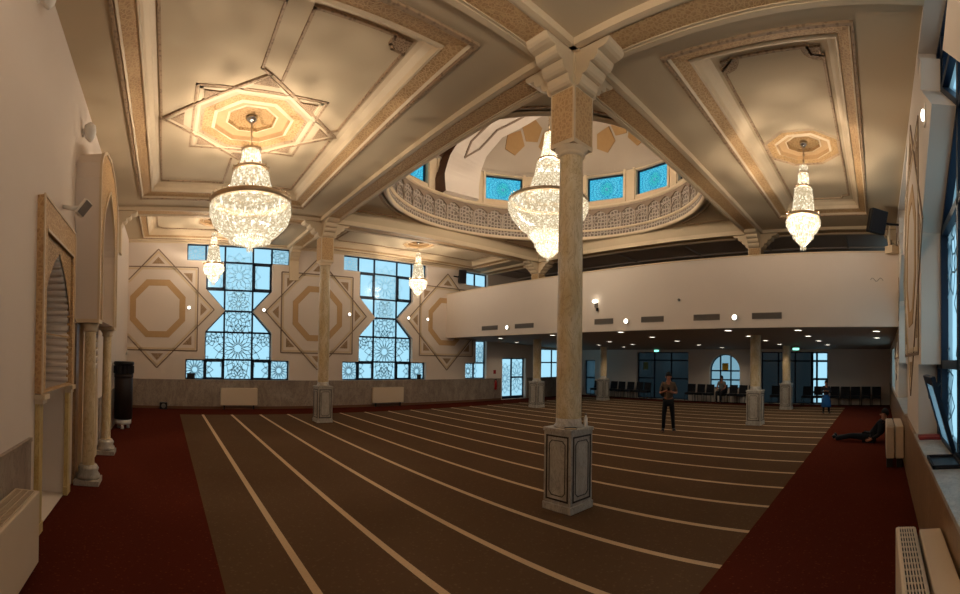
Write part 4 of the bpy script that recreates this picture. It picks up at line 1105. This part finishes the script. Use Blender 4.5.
def speaker(loc, size, arm, label, mat, tilt=(0, 0, 0), cat='loudspeaker'):
    t = thing('loudspeaker', label, cat, loc); w, d, h = size
    e = Matrix.Translation(arm) @ Matrix.Rotation(tilt[2], 4, 'Z') @ Matrix.Rotation(tilt[0], 4, 'X') @ Matrix.Rotation(tilt[1], 4, 'Y')
    o = MB().box((-w / 2, -d / 2, -h / 2), (w / 2, d / 2, h / 2)).build('cabinet', M[mat], t, .02); o.data.transform(e)
    o = MB().box((-w * .43, -d / 2 - .012, -h * .43), (w * .43, -d / 2, h * .43)).build('front_grille', M['darkgrey' if mat == 'black' else 'vent'], t); o.data.transform(e)
    a = Vector(arm); MB().tube([(0, 0, 0), tuple(a * .45 + Vector((0, 0, -.02))), tuple(a * .8)], .03, 8).build('bracket_arm', M['white' if mat != 'black' else 'black'], t)
    return t
speaker((XL, 6.45, 4.12), (.13, .13, .24), (.30, .02, -.03), 'pale grey loudspeaker on a bracket between the two arches of the left wall', 'white', (R(20), R(35), R(30)))
speaker((13.35, YF, 6.02), (.34, .30, .62), (.32, -.30, -.02), 'black loudspeaker on a bracket beside the far upper window', 'black', (R(14), 0, R(-24)))
t = speaker((12.9, YN, 5.85), (.50, .22, .62), (-.28, .62, .0), 'black screen-like loudspeaker hung on a pale arm above the right end of the balcony', 'black', (R(10), R(6), R(-62)))
MB().tube([(-.1, .3, -.05), (-.02, .28, -.45), (-.12, .22, -.78)], [.035, .05, .07], 8).obox((-.1, .2, -.72), (.10, .10, 0), (-.10, .10, 0), (0, 0, .10)).build('hanging_bracket', M['cream'], t)

# ------------------------------------------------------------ things by the left and far walls
t = thing('round_cabinet', 'black cylindrical cabinet with an arcaded top band beside the mihrab', 'cabinet', (-1.17, 13.2, 0))
MB().lathe([(.25, .26), (.27, .28), (.27, 1.38), (.26, 1.40), (.28, 1.42), (.28, 1.50)], 28).build('body', M['darkwood'], t)
MB().lathe([(.27, 1.50), (.28, 1.52), (.28, 1.76), (.30, 1.78), (.30, 1.84), (.27, 1.86)], 28).build('top_band', M['black'], t)
m = MB()
for k in range(14): a = 2 * pi * k / 14; n = Vector((cos(a), sin(a), 0)); m.bar(n * .285 + Vector((0, 0, 1.53)), n * .285 + Vector((0, 0, 1.74)), .06, .03, n)
m.build('band_panel', M['darkgrey'], t)
MB().lathe([(.22, .12), (.24, .14), (.24, .26)], 24).build('plinth', M['white'], t)
for k in range(3): a = 2 * pi * k / 3 + .5; MB().lathe([(.05, 0), (.04, .12)], 10, (.16 * cos(a), .16 * sin(a), 0)).build('foot', M['white'], t)
t = thing('microphone_stand', 'thin stand with a pale head behind the black round cabinet', 'stand', (-1.17, 13.85, 0))
MB().lathe([(.13, 0), (.13, .02), (.02, .03)], 16).build('base', M['black'], t); MB().tube([(0, 0, .02), (0, 0, 2.05)], .012, 6).build('pole', M['white'], t); MB().tube([(0, 0, 2.05), (.06, -.03, 2.17)], .02, 6).build('microphone', M['white'], t)
t = thing('speaker_box', 'small black box on the floor against the far dado', 'box', (.0, YF - .22, 0))
MB().box((-.15, -.13, 0), (.15, .12, .26)).build('cabinet', M['black'], t, .01); MB().lathe([(.09, 0), (.05, .02)], 14).build('cone', M['vent'], t).data.transform(Matrix.Translation((0, -.13, .13)) @ Matrix.Rotation(R(90), 4, 'X'))
t = thing('wooden_box', 'small brown wooden box on the sill of the first tall window', 'box', (1.08, YF + .08, 1.135))
MB().box((-.16, -.06, 0), (.16, .06, .20)).build('box_body', M['darkwood'], t, .005); MB().box((-.17, -.065, .20), (.17, .065, .23)).build('lid', M['darkwood'], t)
t = thing('desk_clock', 'small dark object on the sill of the second tall window', 'clock', (11.45, YF + .08, 1.135))
MB().box((-.10, -.04, 0), (.10, .04, .22)).build('case', M['black'], t, .01)
t = thing('fire_extinguisher', 'red fire extinguisher hung on the far wall left of the exit door', 'fire extinguisher', (16.15, YF - .10, .55))
MB().lathe([(.06, 0), (.075, .02), (.075, .38), (.03, .46), (.03, .50)], 18).build('cylinder', M['red'], t); MB().box((-.05, -.02, .50), (.05, .02, .54)).build('valve', M['black'], t); MB().tube([(.03, 0, .52), (.10, -.02, .42), (.09, -.02, .15)], .012, 6).build('hose', M['black'], t)
MB().box((-.06, .06, .1), (.06, .098, .4)).build('wall_bracket', M['white'], t)
t = thing('extinguisher_sign', 'small red notice above the fire extinguisher', 'sign', (16.15, YF, 1.35)); MB().box((-.09, -.01, 0), (.09, 0, .2)).build('plate', M['red'], t)
for loc, lab, m_, w, h in (((XB + .205, 13.25, 1.62), 'pale green poster on the dark glass front behind the man', 'palepaper', .32, .42), ((XB + .205, 8.28, 1.62), 'yellow notice on the arched window', 'yellowpaper', .36, .40)):
    t = tag(MB().box((-.006, -w / 2, 0), (.006, w / 2, h)).build('notice', M[m_]), lab, 'notice'); t.location = loc

# things on the near right window sill
t = thing('tilted_sash', 'navy window sash tilted open into the room at the right edge', 'window sash', (5.35, YN - .26, 1.16))
m = MB(); A = Vector((-.4, 0, .0)); B = Vector((.4, 0, 0)); Tt = Vector((0, .22, .74)); rr = [A, B, B + Tt, A + Tt]; nn = Tt.cross(B - A).normalized()
for i in range(4): m.bar(rr[i], rr[(i + 1) % 4], .09, .05, nn, .04)
m.build('sash_frame', M['navy'], t)
m = MB(); m.add([A + nn * .01, B + nn * .01, B + Tt + nn * .01, A + Tt + nn * .01], [(0, 1, 2, 3)]); m.build('pane', M['pane'], t)
m = MB().tube([tuple(Tt * .9 + Vector((.42, 0, 0))), (.46, .18, .50), (.45, .02, .70)], .012, 6); m.build('stay', M['black'], t)
t = thing('book', 'dull red book lying on the right window sill', 'book', (6.05, YN - .12, 1.126)); MB().box((-.12, -.15, 0), (.12, .15, .035)).build('cover', M['redbook'], t, .004); MB().box((-.115, -.145, .006), (.123, .145, .028)).build('pages', M['white'], t)
t = thing('tray', 'flat dark tray on the right window sill in front of the red book', 'tray', (4.55, YN - .10, 1.126)); MB().box((-.26, -.15, 0), (.26, .15, .012)).build('bed', M['black'], t); m = MB()
for a, b in (((-.26, -.15), (.26, -.13)), ((-.26, .13), (.26, .15)), ((-.26, -.15), (-.24, .15)), ((.24, -.15), (.26, .15))): m.box((a[0], a[1], .012), (b[0], b[1], .035))
m.build('rim', M['darkgrey'], t)

# ------------------------------------------------------------ chairs along the back wall
def make_chair():
    t = thing('chair', 'x', 'chair', (0, 0, 0), 0, 'dark stacking chairs lined along the back wall')
    MB().box((-.225, -.23, .38), (.225, .22, .49)).build('seat', M['chair'], t, .015)
    MB().obox((0, .235, .71), (.225, 0, 0), (0, .03, 0), (0, .04, .21)).build('backrest', M['chair'], t, .01)
    for sx_ in (-1, 1):
        MB().tube([(sx_ * .22, -.20, 0), (sx_ * .21, -.20, .44)], .013, 6).build('leg', M['grille'], t)
        MB().tube([(sx_ * .22, .26, 0), (sx_ * .21, .21, .45), (sx_ * .21, .25, .82)], .013, 6).build('leg', M['grille'], t)
    return t
chs = [(14.9 + .56 * k, 'between the dark narrow door and the left glass front') for k in range(2, 3)]
spots_ = [(16.45, 'first chair by the dark narrow door'), ] 
rows = [(16.3, 'dark chair just right of the dark narrow door, half behind a column'), (15.7, 'dark chair immediately left of the far marble column'), (15.1, 'dark chair against the pale wall, first right of the far marble column'), (14.5, 'dark chair against the pale wall, second right of the far marble column'),
        (13.9, 'dark chair by the left edge of the dark glass front'), (13.3, 'dark chair before the dark glass front, under the pale poster'), (12.75, 'dark chair before the dark glass front, nearest the standing man'),
        (10.0, 'dark chair first right of the dark glass front'), (9.45, 'dark chair left of the arched window'), (8.9, 'dark chair under the left jamb of the arched window'), (8.15, 'dark chair holding the seated person in a pale shirt'), (7.6, 'dark chair under the right half of the arched window'),
        (7.05, 'dark chair just right of the arched window'), (6.5, 'dark chair second right of the arched window, beside the column'), (5.3, 'dark chair seen in the gap between the two right columns'), (3.65, 'dark chair right of the farthest column'), (3.08, 'dark chair second right of the farthest column'),
        (2.25, 'dark chair by the bright slit of daylight, first of the right-hand row'), (1.72, 'second dark chair of the right-hand row'), (1.2, 'middle dark chair of the right-hand row'), (.68, 'fourth dark chair of the right-hand row'), (.16, 'last dark chair, in the right back corner')]
ch0 = make_chair()
for k, (y, lab) in enumerate(rows):
    if k == 0: ch0.location = (22.65, y, 0); ch0.rotation_euler = (0, 0, -pi / 2); ch0['label'] = lab
    else: dup(ch0, lab, (22.65 + .04 * ((k * 7) % 3 - 1), y, 0), -pi / 2 + .03 * ((k * 5) % 3 - 1))

# ------------------------------------------------------------ people
def skin(name, joints, edges, mat, parent, sub=2, root=0):
    me = bpy.data.meshes.new(name); me.from_pydata([j[0] for j in joints], edges, []); me.update()
    o = bpy.data.objects.new(name, me); me.materials.append(mat); link(o, parent)
    md = o.modifiers.new('skin', 'SKIN'); md.use_smooth_shade = True
    for i, j in enumerate(joints):
        r = j[1]; me.skin_vertices[0].data[i].radius = r if isinstance(r, tuple) else (r, r)
    me.skin_vertices[0].data[root].use_root = True
    sb = o.modifiers.new('sub', 'SUBSURF'); sb.levels = sub; sb.render_levels = sub
    return o
def person(label, loc, rz, J, top, legs, shoe='black', scale=1.0, group=None, sleeves=.5, skirt=None):
    """J: joint positions in metres; facing local -y"""
    t = thing('person', label, 'person', loc, rz)
    t.scale = (scale,) * 3
    V = Vector
    j = {k: V(v) for k, v in J.items()}
    L = lambda a, b, f: tuple(j[a] + (j[b] - j[a]) * f)
    names = ['pel', 'bel', 'che', 'neck', 'chin', 'crown', 'shl', 'ell', 'wrl', 'hal', 'shr', 'elr', 'wrr', 'har', 'hil', 'knl', 'anl', 'tol', 'hir', 'knr', 'anr', 'tor']
    rad = dict(pel=(.13, .10), bel=(.125, .095), che=(.15, .105), neck=.055, chin=(.065, .075), crown=(.07, .085), shl=.055, ell=.04, wrl=.028, hal=(.035, .02), shr=.055, elr=.04, wrr=.028, har=(.035, .02),
               hil=.085, knl=.055, anl=.038, tol=.035, hir=.085, knr=.055, anr=.038, tor=.035)
    ed = [('pel', 'bel'), ('bel', 'che'), ('che', 'neck'), ('neck', 'chin'), ('chin', 'crown'), ('che', 'shl'), ('shl', 'ell'), ('ell', 'wrl'), ('wrl', 'hal'), ('che', 'shr'), ('shr', 'elr'), ('elr', 'wrr'), ('wrr', 'har'),
          ('pel', 'hil'), ('hil', 'knl'), ('knl', 'anl'), ('anl', 'tol'), ('pel', 'hir'), ('hir', 'knr'), ('knr', 'anr'), ('anr', 'tor')]
    ix = {n: i for i, n in enumerate(names)}
    skin('body', [(tuple(j[n]), rad[n]) for n in names], [(ix[a], ix[b]) for a, b in ed], M['skin'], t)
    g = .018
    sj = [(tuple(j['pel']), (.14 + g, .11 + g)), (tuple(j['bel']), (.135 + g, .10 + g)), (tuple(j['che']), (.155 + g, .11 + g)), (tuple(j['neck'] + (j['che'] - j['neck']) * .05), .065),
          (tuple(j['shl']), .068), (L('shl', 'ell', sleeves), .06), (tuple(j['shr']), .068), (L('shr', 'elr', sleeves), .06)]
    se = [(0, 1), (1, 2), (2, 3), (2, 4), (4, 5), (2, 6), (6, 7)]
    if sleeves >= 1:
        sj += [(L('ell', 'wrl', .92), .042), (L('elr', 'wrr', .92), .042)]; se += [(5, 8), (7, 9)]
    skin('shirt', sj, se, M[top], t)
    tj = [(tuple(j['pel'] - (j['bel'] - j['pel']) * .1), (.14 + g, .11 + g)), (tuple(j['hil']), .10), (tuple(j['knl']), .072), (L('knl', 'anl', 1.0), .056), (tuple(j['hir']), .10), (tuple(j['knr']), .072), (L('knr', 'anr', 1.0), .056)]
    skin('trousers', tj, [(0, 1), (1, 2), (2, 3), (0, 4), (4, 5), (5, 6)], M[legs], t)
    for s in 'lr':
        a, b = j['an' + s], j['to' + s]
        skin('shoe', [(tuple(a + V((0, 0, .01))), .058), (tuple(a + (b - a) * .5 + V((0, 0, .01))), .054), (tuple(b + V((0, 0, .01))), (.052, .044))], [(0, 1), (1, 2)], M[shoe], t, 1)
        # hand: palm block with five bent fingers
        w, h = j['wr' + s], j['ha' + s]; d = (h - w).normalized(); side = d.cross(V((0, 1, 0.2))).normalized(); dn = d.cross(side).normalized()
        P = [(tuple(w), .026), (tuple(h), (.036, .018))]; E_ = [(0, 1)]
        for q, (off, ln) in enumerate(((-.030, .060), (-.010, .075), (.010, .070), (.028, .055))):
            b0 = h + side * off; n = len(P); P += [(tuple(b0), .010), (tuple(b0 + d * ln * .5 + dn * .01), .009), (tuple(b0 + d * ln * .8 + dn * .035), .007)]; E_ += [(1, n), (n, n + 1), (n + 1, n + 2)]
        n = len(P); P += [(tuple(w + d * .03 + side * -.035), .011), (tuple(w + d * .06 + side * -.055 + dn * .02), .009)]; E_ += [(0, n), (n, n + 1)]
        skin('hand', P, E_, M['skin'], t, 1)
    hd = (j['crown'] - j['chin']).normalized(); hc = j['chin'] + (j['crown'] - j['chin']) * .72
    m = MB(); m.ball((0, 0, 0), .086, .098, .10, 16, 10)
    m.v = [(p[0], p[1] + .018, max(p[2], -.02) + .02) if p[1] < .03 else (p[0], p[1] + .02, p[2] + .01) for p in m.v]
    m.v = [tuple(V(p) + hc) for p in m.v]; m.build('hair', M['hair'], t)
    f = MB(); fc = j['chin'] + (j['crown'] - j['chin']) * .35
    f.ball(tuple(fc + V((0, -.095, -.005))), .012, .02, .022, 8, 6).build('nose', M['skin'], t)
    for s in (-1, 1): MB().ball(tuple(fc + V((s * .085, .0, .0))), .012, .02, .03, 8, 6).build('ear', M['skin'], t)
    for s in (-1, 1): MB().ball(tuple(fc + V((s * .03, -.085, .035))), .012, .008, .007, 8, 6).build('eye', M['hair'], t)
    f = MB().ball(tuple(fc + V((0, -.085, -.042))), .024, .008, .006, 8, 6); f.build('mouth', M['redbook'], t)
    return t
STAND = dict(pel=(0, 0, .93), bel=(0, -.01, 1.10), che=(0, .0, 1.33), neck=(0, .0, 1.47), chin=(0, -.02, 1.56), crown=(0, -.01, 1.67),
    shl=(.17, .0, 1.40), ell=(.25, -.02, 1.13), wrl=(.10, -.22, 1.17), hal=(.03, -.26, 1.20), shr=(-.17, .0, 1.40), elr=(-.25, .0, 1.13), wrr=(-.11, -.22, 1.20), har=(-.04, -.27, 1.22),
    hil=(.09, 0, .88), knl=(.13, -.01, .50), anl=(.16, .02, .08), tol=(.19, -.14, .035), hir=(-.09, 0, .88), knr=(-.13, -.02, .50), anr=(-.15, .01, .08), tor=(-.18, -.15, .035))
MAN = (12.62, 6.3, 0)
t = person('man standing in brown T-shirt and black trousers, holding a phone at his chest', MAN, atan2(-MAN[0], MAN[1]) * -1 - 0.0, STAND, 'tshirt', 'trousers', scale=1.02, sleeves=.85)
t.rotation_euler = (0, 0, -atan2(MAN[0], MAN[1]))
ph = MB().box((-.035, -.005, -.07), (.035, .005, .07)).build('phone', M['black']); tag(ph, 'black phone held in the hands of the standing man', 'phone')
ph.matrix_world = Matrix.Translation(MAN) @ Matrix.Rotation(t.rotation_euler[2], 4, 'Z') @ Matrix.Translation((0, -.33, 1.29)) @ Matrix.Rotation(R(30), 4, 'X')
bpk = thing('backpack', 'dark bag slung on the left shoulder of the standing man', 'bag', MAN, t.rotation_euler[2])
MB().ball((-.16, .20, 1.22), .12, .09, .20, 14, 10).build('bag_body', M['black'], bpk); MB().tube([(-.17, .14, 1.38), (-.19, .06, 1.50), (-.18, -.10, 1.44), (-.18, -.14, 1.30), (-.2, .12, 1.08)], .014, 6).build('strap', M['black'], bpk)
# reclining person by the right wall: sitting against the radiator, legs stretched out
LIE = dict(pel=(0, 0, .13), bel=(0, .12, .24), che=(0, .27, .42), neck=(0, .34, .54), chin=(0, .34, .62), crown=(0, .36, .73),
    shl=(.17, .28, .48), ell=(.26, .26, .22), wrl=(.22, .05, .10), hal=(.20, -.03, .07), shr=(-.17, .28, .48), elr=(-.27, .28, .22), wrr=(-.24, .10, .08), har=(-.22, .02, .05),
    hil=(.09, -.03, .12), knl=(.13, -.46, .16), anl=(.14, -.88, .07), tol=(.15, -.93, .16), hir=(-.09, -.03, .12), knr=(-.10, -.46, .12), anr=(-.08, -.90, .07), tor=(-.07, -.94, .17))
person('person in dark clothes sitting on the red carpet, legs stretched out beyond the right radiator', (12.55, .25, 0), 0, LIE, 'trousers', 'trousers', sleeves=1.0, scale=1.1).rotation_euler = (0, 0, pi + R(-8))
SIT = dict(pel=(0, .05, .55), bel=(0, .08, .70), che=(0, .08, .92), neck=(0, .06, 1.06), chin=(0, .03, 1.15), crown=(0, .04, 1.26),
    shl=(.17, .07, .99), ell=(.24, .0, .74), wrl=(.14, -.22, .64), hal=(.12, -.30, .62), shr=(-.17, .07, .99), elr=(-.24, .0, .74), wrr=(-.14, -.22, .64), har=(-.12, -.30, .62),
    hil=(.09, .0, .53), knl=(.12, -.42, .52), anl=(.12, -.40, .08), tol=(.13, -.54, .035), hir=(-.09, .0, .53), knr=(-.12, -.42, .52), anr=(-.12, -.38, .08), tor=(-.13, -.52, .035))
person('person in a pale shirt seated on a chair under the arched window', (22.52, 8.15, .06), -pi / 2, SIT, 'paleshirt', 'darkgrey')
blue = person('small person in a blue skirt and dark top standing near the back right', (19.1, 2.25, 0), -R(80), STAND, 'darkgrey', 'trousers', scale=.78, sleeves=1.0)
MB().lathe([(.17, 1.0), (.20, .9), (.25, .6), (.28, .40), (.26, .38)], 24).build('skirt', M['bluecloth'], blue)
